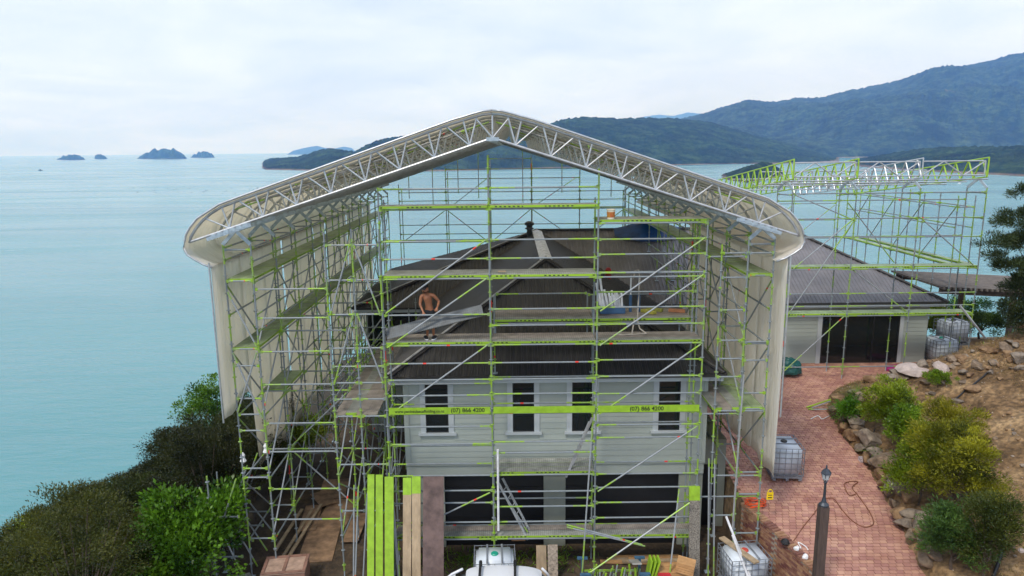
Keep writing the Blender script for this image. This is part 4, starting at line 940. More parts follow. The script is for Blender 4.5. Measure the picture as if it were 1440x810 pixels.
def leaf_cloud(C, D, size, aspect, name, m, parent, off):
    """one small folded leaf at each point C, pointing roughly along D"""
    k = len(C); a = D+rng.normal(0, .55, (k, 3)); a /= np.linalg.norm(a, axis=1)[:, None]+1e-6
    s = np.cross(a, rng.normal(0, 1, (k, 3))); s /= np.linalg.norm(s, axis=1)[:, None]+1e-6
    nn = np.cross(a, s); L_ = (size*rng.uniform(.6, 1.35, k))[:, None]; w_ = L_*aspect
    V = np.stack([C, C+a*L_*.5+s*w_+nn*w_*.35, C+a*L_, C+a*L_*.5-s*w_+nn*w_*.35], 1).reshape(-1, 3)-np.array(off)
    i = np.arange(k)*4
    return link(name, fast_mesh(name, V, np.stack([i, i+1, i+2, i+3], 1), m), parent)
def crown_points(lobes, nclump, per, cr, flat=.7, droop=0., inner=.55):
    """clumps spread over the lobes' outer shells; leaves spread in each clump"""
    vol = np.array([r[0]*r[1]*r[2] for c, r in lobes])**(2/3); vol /= vol.sum(); C = []; D = []; CC = []
    for _ in range(nclump):
        c, r = lobes[rng.choice(len(lobes), p=vol)]
        d = rng.normal(0, 1, 3); d /= np.linalg.norm(d)
        if d[2] < -.35: d[2] *= -1
        rad = rng.uniform(inner, 1.05); p = np.array(c)+d*np.array(r)*rad
        q = rng.normal(0, 1, (per, 3)); q /= np.linalg.norm(q, axis=1)[:, None]; q *= (rng.random(per)**.45)[:, None]*cr*rng.uniform(.65, 1.3)
        q[:, 2] *= flat; C.append(p+q); dd = q/cr*.7+d*.8; dd[:, 2] += .25-droop; D.append(dd); CC.append(p)
    return np.concatenate(C), np.concatenate(D), CC
def plant(name, label, cat, base, ht, rad, leaf, nclump, per, size, aspect, cr=.34, group=None, lobes=None, trunk_r=.07, flat=.7, bare=.3, low=False):
    t = thing(name, label, cat, base, group=group); b0 = np.array(base)
    if lobes is None:
        lobes = [(b0+np.array([0, 0, ht*(bare+(1-bare)*.5)]), (rad, rad, ht*(1-bare)*.5))]
        for k in range(4):
            a = k*1.6+rng.uniform(0, 1); lobes.append((b0+np.array([math.cos(a)*rad*.55, math.sin(a)*rad*.55, ht*rng.uniform(.45, .82)]), (rad*.55, rad*.55, ht*.2)))
    if low:   # bush clothed to the ground
        lobes = [(b0+np.array([0, 0, ht*.42]), (rad*.9, rad*.9, ht*.5))]
        for k in range(6):
            a = k*1.05+rng.uniform(0, .6); lobes.append((b0+np.array([math.cos(a)*rad*.55, math.sin(a)*rad*.55, ht*rng.uniform(.2, .75)]), (rad*.5, rad*.5, ht*.24)))
    C, D, CC = crown_points(lobes, nclump, per, cr, flat, inner=.2 if low else .55)
    leaf_cloud(C, D, size, aspect, 'crown', LM[leaf], t, base)
    mb = MB(); top = np.mean([c for c, r in lobes], axis=0)-b0; hub = Vector(top)*.55
    mb.path([(0, 0, -.15), hub*.5+Vector((random.uniform(-.1, .1), random.uniform(-.1, .1), 0)), hub], trunk_r, 7, trunk_r*.6)
    for p in random.sample(CC, min(len(CC), 14)):
        q = Vector(p-b0); mb.path([hub*random.uniform(.5, 1), hub*.4+q*.5+Vector((0, 0, .08)), q], trunk_r*.42, 5, .008)
    mb.obj('trunk', BARK, t); return t
def hit(px, py):
    v = ray(px, py); s = 8.
    while s < 80:
        p = CAM+v*s
        if p.z < gz(p.x, p.y): return Vector((p.x, p.y, gz(p.x, p.y)))
        s += .08
    return p
SKYL = [(-200, 800), (0, 752), (40, 722), (90, 700), (130, 684), (170, 662), (215, 640), (245, 615), (275, 595), (300, 575), (330, 566), (400, 560)]
kinds = [('manuka_dark', 'dark brown-green manuka tree crowded on the slope above the sea', 'dark manuka on the seaward slope'), ('manuka', 'brownish green manuka tree crowded on the slope above the sea', 'brownish manuka on the seaward slope'),
         ('olive', 'yellowish olive manuka tree low on the slope above the sea', 'olive manuka on the seaward slope')]
spots = []
for Yt in np.arange(15.4, 33, 1.75):
    for Xt in np.arange(-26, -8.6, 1.75):
        spots.append((Xt+random.uniform(-.7, .7), Yt+random.uniform(-.7, .7)))
cntt = 0
for Xt, Yt in spots:
    z0 = gz(Xt, Yt); px, py = proj((Xt, Yt, z0+2.5))
    if px < -90 or px > 372 or py > 900: continue
    ymin = poly(SKYL, px)
    if Xt > -9.5 and Yt < 22.5: continue
    zt = PY(px, ymin+random.choice((0, 5, 14, 28)), Yt).z
    h = min(zt-z0, 6.2)
    if h < 1.2: continue
    if 190 < px < 345 and 690 < py < 830 and Yt < 21: continue
    if px > 290: kd = kinds[0]
    elif py > 730 and px < 190: kd = random.choice((kinds[2], kinds[2], kinds[1]))
    else: kd = random.choice((kinds[0], kinds[0], kinds[1]))
    rd_ = random.uniform(1.1, 1.75)
    plant('manuka_tree', kd[1], 'tree', (Xt, Yt, z0), h, rd_, kd[0], 62, 170, .08, .17, .40, kd[2], bare=.2, flat=.45); cntt += 1
for (Xt, Yt, h) in ((-9.7, 21.6, 4.2), (-9.2, 23.3, 4.3), (-9.4, 25.2, 4.2), (-9.9, 19.9, 3.3), (-9.6, 27.2, 4.0), (-10.4, 18.3, 2.9)):
    plant('manuka_tree', 'dense dark manuka tree pressed against the foot of the sea side scaffold', 'tree', (Xt, Yt, gz(Xt, Yt)), h, 1.15, 'manuka_dark', 62, 170, .08, .17, .40, 'manuka at the scaffold foot', bare=.1)
# lighter broadleaf crowns among them
def at_px(px, py, Y): p = PY(px, py, Y); return (p.x, p.y, gz(p.x, p.y)), p.z
b_, zt = at_px(268, 702, 19.3); plant('broadleaf_tree', 'glossy bright green broadleaf tree in front of the dark manuka', 'tree', b_, zt-b_[2], 1.55, 'broad', 105, 95, .15, .26, .4, bare=.12)
b_, zt = at_px(225, 760, 18.2); plant('broadleaf_shrub', 'low glossy green shrub at the foot of the bright broadleaf tree', 'shrub', b_, zt-b_[2], 1.1, 'broad', 60, 80, .13, .26, .36, bare=.05)
b_, zt = at_px(20, 735, 22); plant('lime_shrub', 'lime green shrub at the seaward edge of the slope', 'shrub', b_, max(1.5, zt-b_[2]), 1.3, 'bright', 70, 80, .12, .22, .36)
b_, zt = at_px(385, 585, 26.5); plant('lime_tree', 'yellow-green tree behind the sea side scaffold', 'tree', (b_[0], b_[1], b_[2]), zt-b_[2], 1.35, 'lime', 70, 90, .12, .24, .36)
b_, zt = at_px(430, 640, 28); plant('lime_tree', 'small yellow-green bush under the sheeting of the sea side scaffold', 'tree', (b_[0], b_[1], b_[2]), max(1.8, zt-b_[2]), 1.1, 'lime', 50, 80, .12, .24, .36)
b_, zt = at_px(296, 516, 34); plant('pohutukawa_tree', 'round green tree standing out against the sea beside the sheeting', 'tree', b_, zt-b_[2], 1.9, 'broad', 110, 110, .12, .25, .42, bare=.1, low=True)
b_, zt = at_px(250, 600, 31); plant('pohutukawa_tree', 'rounded dark green tree below the crest of the slope', 'tree', b_, zt-b_[2], 1.6, 'manuka_dark', 80, 85, .11, .15, .36, bare=.3)
# bank shrubs
def bank_plant(px, pyb, hpx, wpx, **k):
    k['nclump'] = int(k['nclump']*1.9); k['size'] *= 1.15; k['low'] = True; k['cr'] *= 1.15; k['per'] = int(k['per']*1.1)
    p = hit(px, pyb); sc = (p-CAM).dot(FW)/FPX; return plant(base=tuple(p), ht=hpx*sc*1.5, rad=wpx*sc*.58, **k)
bank_plant(1246, 612, 62, 66, name='round_shrub', label='round bright green shrub beside the strappy plant on the bank', cat='shrub', leaf='bright', nclump=75, per=75, size=.075, aspect=.2, cr=.2, trunk_r=.04, bare=.05)
bank_plant(1276, 640, 52, 56, name='round_shrub', label='small bright green shrub between two larger shrubs on the bank', cat='shrub', leaf='bright', nclump=60, per=75, size=.075, aspect=.2, cr=.18, trunk_r=.04, bare=.05)
bank_plant(1290, 712, 84, 78, name='round_shrub', label='fresh green shrub leaning over the rocks at the drive edge', cat='shrub', leaf='bright', nclump=90, per=80, size=.08, aspect=.17, cr=.22, trunk_r=.05, bare=.05)
bank_plant(1338, 660, 72, 82, name='golden_shrub', label='golden olive feathery shrub high on the bank', cat='shrub', leaf='gold', nclump=85, per=85, size=.08, aspect=.12, cr=.2, trunk_r=.05, bare=.05)
bank_plant(1335, 735, 105, 105, name='golden_shrub', label='large olive green feathery shrub in the middle of the bank', cat='shrub', leaf='gold', nclump=130, per=90, size=.085, aspect=.12, cr=.23, trunk_r=.06, bare=.05)
bank_plant(1338, 802, 72, 78, name='blue_shrub', label='blue-green soft shrub low on the bank', cat='shrub', leaf='blue', nclump=85, per=80, size=.085, aspect=.14, cr=.2, trunk_r=.05, bare=.05)
bank_plant(1382, 822, 100, 64, name='dark_shrub', label='dark olive twiggy shrub beside the black pipe', cat='shrub', leaf='manuka', nclump=80, per=70, size=.075, aspect=.13, cr=.2, trunk_r=.05, bare=.05)
bank_plant(1192, 600, 28, 34, name='low_shrub', label='low dark tuft of leaves between the drive edge rocks', cat='shrub', leaf='broad', nclump=30, per=60, size=.09, aspect=.14, cr=.16, trunk_r=.03, bare=.0)
bank_plant(1320, 545, 16, 36, name='low_shrub', label='small flat green weed among the bank rocks', cat='shrub', leaf='bright', nclump=24, per=50, size=.06, aspect=.2, cr=.1, trunk_r=.02, bare=.0)
# strappy plants
def strap(px, py, label, nl, Ln):
    p = hit(px, py); t = thing('strap_plant', label, 'plant', tuple(p)); 
    mb = MB()
    for i in range(nl):
        a = random.uniform(0, 6.28); el = random.uniform(.5, 1.35); l_ = Ln*random.uniform(.6, 1.1); d = Vector((math.cos(a)*math.cos(el), math.sin(a)*math.cos(el), math.sin(el))); sd_ = Vector((-math.sin(a), math.cos(a), 0)); prev = None
        for s in range(6):
            t_ = s/5; q = d*l_*t_+Vector((math.cos(a), math.sin(a), 0))*l_*.35*t_*t_-Vector((0, 0, 1))*l_*.5*t_*t_; wv = .022*(1-t_*.85)
            mb.v += [tuple(q-sd_*wv), tuple(q+sd_*wv)]
            if s: o = len(mb.v); mb.f.append((o-4, o-3, o-1, o-2))
    mb.obj('leaves', LM['flax'], t)
strap(1205, 565, 'clump of arching strap leaves at the top of the driveway edge', 90, 1.2); strap(1185, 585, 'dark clump of drooping strap leaves over the driveway edge', 70, 1.0)
strap(1232, 640, 'thin tuft of grassy leaves growing between wall rocks', 30, .6)
# dark-needled tree at the right
def lobe(px, py, Y, r, f=.6): p = PY(px, py, Y); return (np.array(p), (r, r, r*f))
p = PY(1475, 470, 27.); bs = (p.x, p.y, gz(p.x, p.y))
lb_ = [lobe(1432, 312, 26.6, .75), lobe(1402, 340, 26.2, .55, .45), lobe(1388, 345, 26.0, .35, .4), lobe(1438, 270, 27, .45), lobe(1425, 376, 26.2, .7, .5), lobe(1438, 408, 26.5, .7, .7), lobe(1462, 330, 27.2, .9), lobe(1480, 390, 27, 1.0, .8), lobe(1500, 300, 27.5, 1.0), lobe(1425, 435, 26.3, .55, .8), lobe(1442, 455, 26.4, .6, .8), lobe(1410, 362, 26.1, .45, .5), lobe(1440, 345, 26.6, .6, .6)]
plant('needle_tree', 'dark needled tree with sparse layered branches beside the pergola', 'tree', bs, 6, 2, 'pine', 330, 140, .13, .09, .3, lobes=lb_, trunk_r=.16, flat=.6)
bank_plant(1452, 470, 70, 70, name='needle_shrub', label='brownish needled shrub under the dark tree by the pergola', cat='shrub', leaf='manuka_dark', nclump=70, per=80, size=.1, aspect=.1, cr=.25, trunk_r=.05, bare=.1)
for (px, py, Y, h, r, lf, lab) in ((1300, 425, 37, 3.2, 1.4, 'lime', 'light green bush behind the corner of the wing'), (1350, 420, 38, 3.6, 1.5, 'blue', 'soft green bush beyond the water tanks'), (1382, 440, 37, 3.0, 1.2, 'blue', 'soft green bush seen between the pergola posts'), (1330, 455, 36.5, 2.2, 1.1, 'bright', 'green shrub close behind the water tanks')):
    p = PY(px, py, Y); plant('garden_bush', lab, 'bush', (p.x, p.y, gz(p.x, p.y)), max(1.2, p.z-gz(p.x, p.y)), r, lf, 70, 90, .11, .2, .32, bare=.1)
p = (20.4, 43.5); 
# ------------------------------------------------------------------ bank rocks, dry grass, gravel
ROCK = [mat('rock_brown', (.17, .12, .08), .9, nscale=4, namt=.6, bump=.8, bscale=14, col2=(.30, .22, .15)), mat('rock_rust', (.22, .12, .06), .9, nscale=4, namt=.5, bump=.8, bscale=14, col2=(.36, .23, .12)), mat('rock_grey', (.19, .15, .115), .9, nscale=4, namt=.5, bump=.8, bscale=14, col2=(.33, .27, .21)), mat('rock_pale', (.46, .38, .34), .85, nscale=5, namt=.25, bump=.5, bscale=18)]
rock_me = []
for k in range(12):
    bm = bmesh.new(); bmesh.ops.create_icosphere(bm, subdivisions=3, radius=1)
    for _ in range(8):      # broken faces
        d = Vector(rng.normal(0, 1, 3)).normalized(); h = random.uniform(.38, .7)
        for v in bm.verts:
            q = v.co.dot(d)
            if q > h: v.co -= d*(q-h)*.92
    for v in bm.verts: v.co *= 1+.14*float(fbm(np.array([v.co.x*1.6+k*9]), np.array([v.co.y*1.6]), 3, v.co.z*1.6)[0])
    me = bpy.data.meshes.new('rock'); bm.to_mesh(me); bm.free(); me.materials.append(ROCK[3 if k == 3 else k % 3]); rock_me.append(me)
def rock(px, py, wpx, label, group, me=None, flat=None):
    p = hit(px, py); s = wpx*(p-CAM).dot(FW)/FPX*.5; o = link('rock', me or random.choice(rock_me), None, p+Vector((0, 0, s*.25)))
    o.rotation_euler = (random.uniform(-.3, .3), random.uniform(-.3, .3), random.uniform(0, 6.28)); o.scale = (s*random.uniform(.85, 1.2), s*random.uniform(.7, 1.05), s*(flat or random.uniform(.5, .8)))
    return tag(o, label, 'rock', group)
EDGE = [(1165, 588), (1176, 598), (1186, 612), (1193, 628), (1203, 640), (1212, 652), (1222, 664), (1232, 676), (1240, 690), (1249, 704), (1256, 720), (1263, 734), (1271, 748), (1280, 764), (1288, 780), (1296, 795)]
for (x, y) in EDGE:
    for j in range(2): rock(x+6+j*15+random.uniform(-4, 5), y-4-j*7+random.uniform(-5, 5), random.uniform(24, 42), 'weathered rock set in the wall along the driveway edge', 'drive edge rocks', me=random.choice([q for i_, q in enumerate(rock_me) if i_ != 3]))
rock(1178, 566, 28, 'dark reddish upright rock at the corner of the driveway edge', None, rock_me[1], .9); rock(1176, 586, 24, 'smaller dark rock beneath the reddish corner rock', None, rock_me[2], .7)
rock(1284, 527, 44, 'large pale flat boulder on the crest of the bank', None, rock_me[3], .35); rock(1325, 522, 26, 'pale upright boulder behind the flat boulder', None, rock_me[3], 1.0)
for k in range(95):
    x = random.uniform(1195, 1440); y0 = poly([(1195, 545), (1260, 520), (1340, 500), (1440, 478)], x); y = y0+abs(random.gauss(0, 26))
    if 1225 < x < 1275 and y > 548: continue
    rock(x, y+2, random.choice((9, 10, 11, 12, 14, 17, 21, 27)), 'weathered rock lying on the brown dirt bank', 'bank rocks', me=random.choice([q for i_, q in enumerate(rock_me) if i_ != 3 or random.random() < .5]))
for k in range(26): rock(random.uniform(1370, 1440), random.uniform(580, 800), random.choice((6, 8, 10)), 'small stone lying on the bare lower bank', 'bank stones')
DRY = leaf_mat('dry_grass', ((.20, .12, .05), (.42, .27, .11)), .4)
C = []; D = []
gx_ = rng.uniform(11.3, 27, 140000); gy_ = rng.uniform(14, 30.5, 140000)
ok_ = (gx_-arr(XE, gy_) > .35) & (fbm(gx_*.55, gy_*.55, 3) > .02+rng.uniform(-.15, .25, 140000))
gx_, gy_ = gx_[ok_][:22000], gy_[ok_][:22000]; C = np.stack([gx_, gy_, ground(gx_, gy_)-.01], 1); D = np.stack([rng.normal(0, .6, len(gx_)), rng.normal(0, .6, len(gx_)), np.full(len(gx_), .8)], 1)
tag(leaf_cloud(np.array(C), np.array(D), .13, .05, 'dry_grass', DRY, None, (0, 0, 0)), 'dry straw coloured grass patches on the dirt bank', 'grass', kind='stuff')
mb = MB(); PEB = mat('pebble', (.34, .27, .21), .9, nscale=3, namt=.4, rand=.3)
for _ in range(1500):
    x = random.uniform(11.5, 26); y = random.uniform(14.5, 30.5)
    if x-float(arr(XE, y)) < .3: continue
    s = random.uniform(.012, .04); z = gz(x, y); o = len(mb.v)
    mb.v += [(x-s, y, z), (x, y-s*1.1, z+s*.2), (x+s*1.2, y, z), (x, y+s, z+s*.1), (x, y, z+s*.9)]; mb.f += [(o, o+1, o+4), (o+1, o+2, o+4), (o+2, o+3, o+4), (o+3, o, o+4)]
tag(mb.obj('gravel', PEB), 'loose gravel scattered over the dirt bank', 'gravel', kind='stuff')
mb = MB(); TUF = LM['bright']; C = []; D = []
for k in range(2600):
    x = random.gauss(22.2, 1.5); y = random.gauss(28.0, .9); C.append((x, y, gz(x, y)-.01)); D.append((random.gauss(0, .4), random.gauss(0, .4), .9))
tag(leaf_cloud(np.array(C), np.array(D), .16, .06, 'green_grass', LM['lime'], None, (0, 0, 0)), 'green grass strip along the bank crest by the pergola', 'grass', kind='stuff')
# ------------------------------------------------------------------ things about the site
def along(tab, name, label, cat, r, m, n=6, zoff=.02, group=None):
    """hose or pipe lying on the ground through pixel points"""
    P = [hit(x, y)+Vector((0, 0, zoff+r)) for x, y in tab]; pts = []
    for i in range(len(P)-1):
        p0, p1, p2, p3 = P[max(0, i-1)], P[i], P[i+1], P[min(len(P)-1, i+2)]
        for k in range(6):
            t = k/6; pts.append(.5*((2*p1)+(-p0+p2)*t+(2*p0-5*p1+4*p2-p3)*t*t+(-p0+3*p1-3*p2+p3)*t**3))
    pts.append(P[-1])
    for p in pts: p.z = max(p.z, gz(p.x, p.y)+zoff+r)
    o0 = pts[0].copy(); mb = MB(); mb.path([p-o0 for p in pts], r, n); o = mb.obj(name, m, None, o0, True); return tag(o, label, cat, group)
RUBB = mat('brown_hose', (.20, .075, .035), .5); BLK = mat('black_rubber', (.015, .015, .016), .5); WHT = mat('white_paint', (.78, .79, .8), .4, nscale=2, namt=.05)
along([(1160, 706), (1172, 706), (1184, 722), (1200, 738), (1216, 746), (1228, 740), (1222, 722), (1206, 700), (1198, 690), (1206, 682), (1194, 681), (1187, 686), (1194, 700), (1204, 698)], 'garden_hose', 'thin brown hose looped on the brick driveway', 'hose', .016, RUBB, zoff=.06)
along([(1116, 764), (1130, 744), (1146, 724), (1156, 708)], 'hose_end', 'straight end of brown hose running to the retaining wall', 'hose', .013, RUBB, zoff=.06)
along([(1380, 706), (1398, 722), (1408, 745), (1410, 772), (1402, 800), (1396, 815)], 'black_pipe', 'thick black pipe curving down the bank', 'pipe', .045, BLK, 8)
along([(1329, 577), (1350, 560), (1372, 540), (1394, 522)], 'black_pipe', 'thin black pipe lying across the bank rocks', 'pipe', .03, BLK)
along([(1212, 648), (1222, 628), (1230, 606)], 'black_pipe', 'short black pipe standing up from the drive edge rocks', 'pipe', .02, BLK)
# water tanks in steel cages
TANK = mat('tank_plastic', (.62, .68, .74), .4, nscale=1.5, namt=.12); CAGE = mat('cage_steel', (.22, .24, .27), .5, metal=.2); PAL = mat('pallet_wood', (.34, .25, .16), .85, nscale=4, namt=.3)
def ibc(label, loc, rz, lid, cols=6):
    t = thing('water_tank', label, 'water tank', loc, rz)
    bm = bmesh.new(); bmesh.ops.create_cube(bm, size=1, matrix=Matrix.Translation((0, 0, .64)) @ Matrix.Diagonal((1.12, .92, .98, 1)))
    bmesh.ops.bevel(bm, geom=bm.edges[:], offset=.09, segments=3, affect='EDGES'); me = bpy.data.meshes.new('tank'); bm.to_mesh(me); bm.free(); me.materials.append(TANK)
    me.polygons.foreach_set('use_smooth', [True]*len(me.polygons)); link('tank', me, t)
    mb = MB(); 
    for z in (.2, .4, .6, .8, .98, 1.12):
        for s in (-1, 1): mb.beam((-.6, s*.5, z), (.6, s*.5, z), .014, .015); mb.beam((s*.6, -.5, z), (s*.6, .5, z), .014, .015)
    for k in range(cols+1):
        x = -.6+1.2*k/cols
        for s in (-1, 1): mb.beam((x, s*.512, .15), (x, s*.512, 1.13), .014, .014)
    for k in range(6):
        y = -.5+k*.2
        for s in (-1, 1): mb.beam((s*.612, y, .15), (s*.612, y, 1.13), .014, .014)
    for x in (-.22, .22): mb.beam((x, -.5, 1.15), (x, .5, 1.15), .05, .02)
    mb.obj('cage', CAGE, t)
    mb = MB()
    for y in (-.42, 0, .42): mb.box((0, y, .03), (1.2, .1, .06))
    for x in (-.5, 0, .5): mb.box((x, 0, .1), (.12, 1.0, .08))
    mb.obj('pallet', CAGE, t)
    mb = MB(); mb.lathe((0, 0, 1.13), [(.11, 0), (.11, .03), (.09, .05), (.03, .055)], 12); mb.obj('lid', mat('lid_'+lid[0], lid[1], .4), t)
    return t
GRL = ('green', (.01, .32, .22)); RDL = ('red', (.55, .06, .03)); BKL = ('black', (.02, .02, .02))
ibc('caged water tank with green lid standing before the garage doors', (-.6, 19.15, .01), .03, GRL)
ibc('caged water tank with red lid and plank on top by the retaining wall', (6.82, 19.2, .01), .12, RDL)
p = (9.12, 22.55); ibc('caged water tank standing on the brick driveway', (*p, gz(*p)+.06), 1.5, BKL)
p = (19.6, 31.4); ibc('caged water tank with green lid beside the wing corner', (*p, gz(*p)+.02), .1, GRL)
p = (21.2, 33.2); ibc('caged water tank farther back behind the wing corner', (*p, gz(*p)+.02+.35), .15, BKL)
mb = MB(); mb.box((0, 0, 0), (1.3, 1.1, .34)); p = (21.2, 33.2); tag(mb.obj('timber_plinth', PAL, None, (*p, gz(*p)+.19)), 'low timber plinth under the farther water tank', 'plinth')
# planks stood up against the front scaffold
TIM = mat('weathered_timber', (.40, .30, .19), .85, nscale=5, namt=.3, bump=.2, bscale=30, stretch=(1, 1, .2)); PLY = mat('form_ply', (.13, .085, .075), .6, nscale=3, namt=.45, bump=.1)
def stood(name, label, cat, px0, px1, pyt, Yt, Yb, th, m, endm=None, group=None, zb=.02, tilt=0.):
    a = PY(px0, pyt, Yt); b = PY(px1, pyt, Yt); wd = (b-a).length; top = (a+b)/2; bot = Vector((top.x+tilt, Yb, zb)); d = top-bot
    o = MB(); x = Vector((1, 0, 0)); z = d.normalized(); y = z.cross(x).normalized(); x = y.cross(z); rot = Matrix((x, y, z)).transposed()
    o.box(d/2, (wd, th, d.length), rot)
    if endm is None: ob = o.obj(name, m, None, bot); return tag(ob, label, cat, group)
    t = thing(name, label, cat, bot, group=group); o.obj('board', m, t)
    e_ = MB(); e_.box(d*.93, (wd+.006, th+.006, d.length*.14+.01), rot); e_.obj('painted_end', endm, t); return t
for k, (a, b) in enumerate(((517, 526.5), (528.5, 538.5), (541, 553.5))):
    stood('lime_board', ('lime painted scaffold board leaning on the front scaffold, beside the bare poles', 'lime painted scaffold board leaning between two others', 'lime painted scaffold board leaning with silver tape at its top')[k], 'board', a, b, 668+random.uniform(-2, 3), 19.68, 18.75+.05*k, .05, M_GRN)
stood('timber_plank', 'weathered timber plank with lime painted end, beside the lime boards', 'plank', 567, 578.5, 672, 19.68, 18.7, .06, TIM, M_GRN)
stood('timber_plank', 'weathered timber plank with lime painted end, beside the dark plywood board', 'plank', 579.5, 591.5, 670, 19.68, 18.75, .06, TIM, M_GRN)
stood('plywood_board', 'tall dark brown plywood board leaning on the front scaffold', 'board', 595, 624, 670, 19.66, 18.6, .03, PLY)
stood('perforated_plank', 'grey perforated steel plank stood upright by the right garage door', 'plank', 969, 984, 684, 19.7, 19.3, .06, mat('speckled_plank', (.16, .14, .11), .8, nscale=30, namt=.7, col2=(.36, .33, .28)), M_GRN)
stood('short_plank', 'short timber plank stood below the deck, next to its twin, before the garage', 'plank', 754, 768, 767, 19.75, 19.5, .05, TIM)
stood('short_plank', 'short pale plank with paint splashes stood below the deck before the garage', 'plank', 770, 784, 766, 19.75, 19.5, .05, mat('splashed_timber', (.34, .28, .22), .85, nscale=14, namt=.5))
def pole(name, label, a, b, kind, cat='pole', group=None):
    a = Vector(a); o = bar(name, kind, a, b); return tag(o, label, cat, group)
for (x0, y0, x1) in ((498, 682, 496), (504, 684, 498), (517, 690, 509), (547, 665, 560), (550, 672, 562)):
    a = PY(x0, y0, 19.75); bq = PY(x1, 812, 19.2); bq.z = max(bq.z, .02); bq = Vector((a.x+(x1-x0)*.021, 19.1, .02)); pole('scaffold_tube', 'loose scaffold tube leaning beside the lime boards', a, bq, 'brace', 'tube', 'loose tubes by the lime boards')
for x0 in (997, 1005): a = PY(x0, 645, 19.8); pole('scaffold_tube', 'loose scaffold tube stood upright by the narrow porch door', a, Vector((a.x+.05, 19.5, .02)), 'brace', 'tube', 'loose tubes by the porch door')
pole('alloy_pole', 'long bright alloy pole leaning up the right scaffold', PY(1046, 527, 19.75), PY(1030, 742, 19.55), 'alu')
pole('white_pipe', 'white plastic pipe leaning on the red lidded tank, the upper of two', PY(1021, 726, 19.35), Vector((7.05, 18.4, .03)), 'white')
pole('white_pipe', 'white plastic pipe leaning on the red lidded tank, the lower of two', PY(1030, 752, 19.0), Vector((6.95, 18.2, .03)), 'white')
pole('white_pole', 'straight white pole standing against the middle scaffold standard', PY(700, 632, 19.8), PY(701, 746, 19.8), 'white')
pole('scaffold_tube', 'loose scaffold tube leaning from the yard to the middle deck', PY(833, 600, 19.7), Vector((1.95, 19.0, .02)), 'brace', 'tube'); pole('scaffold_tube', 'loose scaffold tube slanting up from the fittings rack to the upright plank', PY(970, 707, 19.4), Vector((2.1, 18.75, .7)), 'brace', 'tube')
pole('scaffold_tube', 'loose scaffold tube leaning behind the timber crates', PY(955, 688, 19.55), Vector((4.45, 18.7, .02)), 'brace', 'tube')
pole('alloy_strut', 'stout silver strut propping the outer end of the wing scaffold', PY(1350, 430, 29.6), PY(1386, 476, 29.2), 'chord', 'strut')
a = PY(800, 738, 19.6); 
for k in range(2): pole('scaffold_tube', 'loose scaffold tube laid aslant across the low deck', PY(797, 738+3*k, 19.55), PY(903+4*k, 766+2*k, 19.45), 'brace', 'tube', 'tubes aslant on the low deck')
tp = bar('alloy_strip', 'alu', PY(680, 577, 19.78)+Vector((4, 0, 0)), PY(680, 577, 19.78)+Vector((4.3, 0, 0))); bpy.data.objects.remove(tp)
# ladders
def ladder(label, a, b, wd=.34):
    a, b = Vector(a), Vector(b); t = thing('ladder', label, 'ladder', a); d = b-a; sx_ = Vector((.35, .93, 0)).normalized()*wd/2
    for s in (-1, 1): mb = MB(); mb.beam(sx_*s, d+sx_*s, .025, .07); mb.obj('stile', M_ALU, t)
    nr = int(d.length/.28); rm = None
    for k in range(1, nr):
        mb = MB(); mb.tube(d*k/nr-sx_, d*k/nr+sx_, .016, n=6); mb.obj('rung', M_ALU, t)
ladder('alloy ladder leaning up from the middle deck past the windows', PY(798, 668, 20.15), PY(831, 590, 20.25)); ladder('alloy ladder leaning from the low deck behind the middle standard', PY(745, 755, 20.1), PY(704, 676, 20.3))
# low deck bits
CARD = mat('cardboard', (.42, .22, .11), .9, nscale=4, namt=.2)
mb = MB(); mb.box((0, 0, .09), (.42, .3, .18)); mb.box((0, -.02, .185), (.44, .32, .01)); tag(mb.obj('cardboard_box', CARD, None, PY(729, 757, 20.15)), 'brown cardboard box sitting on the low deck', 'box')
# fittings rack with tubes and the things round it
BLUE = mat('blue_steel', (.05, .12, .20), .5, nscale=6, namt=.3)
RX0 = Vector((2.85, 18.75, 0)); t = thing('fittings_rack', 'blue steel stillage packed with short lime green scaffold pieces', 'rack', RX0)
for x in (-.85, .85):
    for y in (-.42, .42): mb = MB(); mb.box((x, y, .48), (.07, .07, .96)); mb.box((x, y, .97), (.3, .1, .05)); mb.obj('corner_post', BLUE, t)
for z in (.15, .55):
    for y in (-.42, .42): mb = MB(); mb.beam((-.85, y, z), (.85, y, z), .05, .05); mb.obj('rail', M_STD, t)
for x in (-.85, .85): mb = MB(); mb.beam((x, -.42, .15), (x, .42, .15), .05, .05); mb.obj('rail', BLUE, t)
for k in range(44):
    x = random.uniform(-.75, .75); y = random.uniform(-.36, .36); o = bar('short_tube', 'brace' if k % 3 else 'green', Vector((x, y, .12)), Vector((x+random.uniform(-.12, .12), y+random.uniform(-.1, .1), random.uniform(.55, .9))), t)
mb = MB(); mb.box((0, 0, 0), (.27, .75, .04), Matrix.Rotation(R(-24), 3, 'X')); tag(mb.obj('grey_board', mat('grey_board', (.30, .29, .26), .8), None, RX0+Vector((.62, -.1, 1.15))), 'short grey perforated board lying over the fittings rack', 'board')
for k in range(3):
    mb = MB(); mb.box((0, 0, .5), (.05, .36, 1.05), Matrix.Rotation(R(9+3*k), 3, 'Y')); tag(mb.obj('lime_plate', M_GRN, None, Vector((3.92+.09*k, 19.0, .03))), 'lime painted steel ledger plate stood on edge beside the fittings rack', 'plate', 'lime plates by the rack')
CR = mat('crate_wood', (.50, .28, .12), .8, nscale=3, namt=.22, stretch=(1, 1, 4))
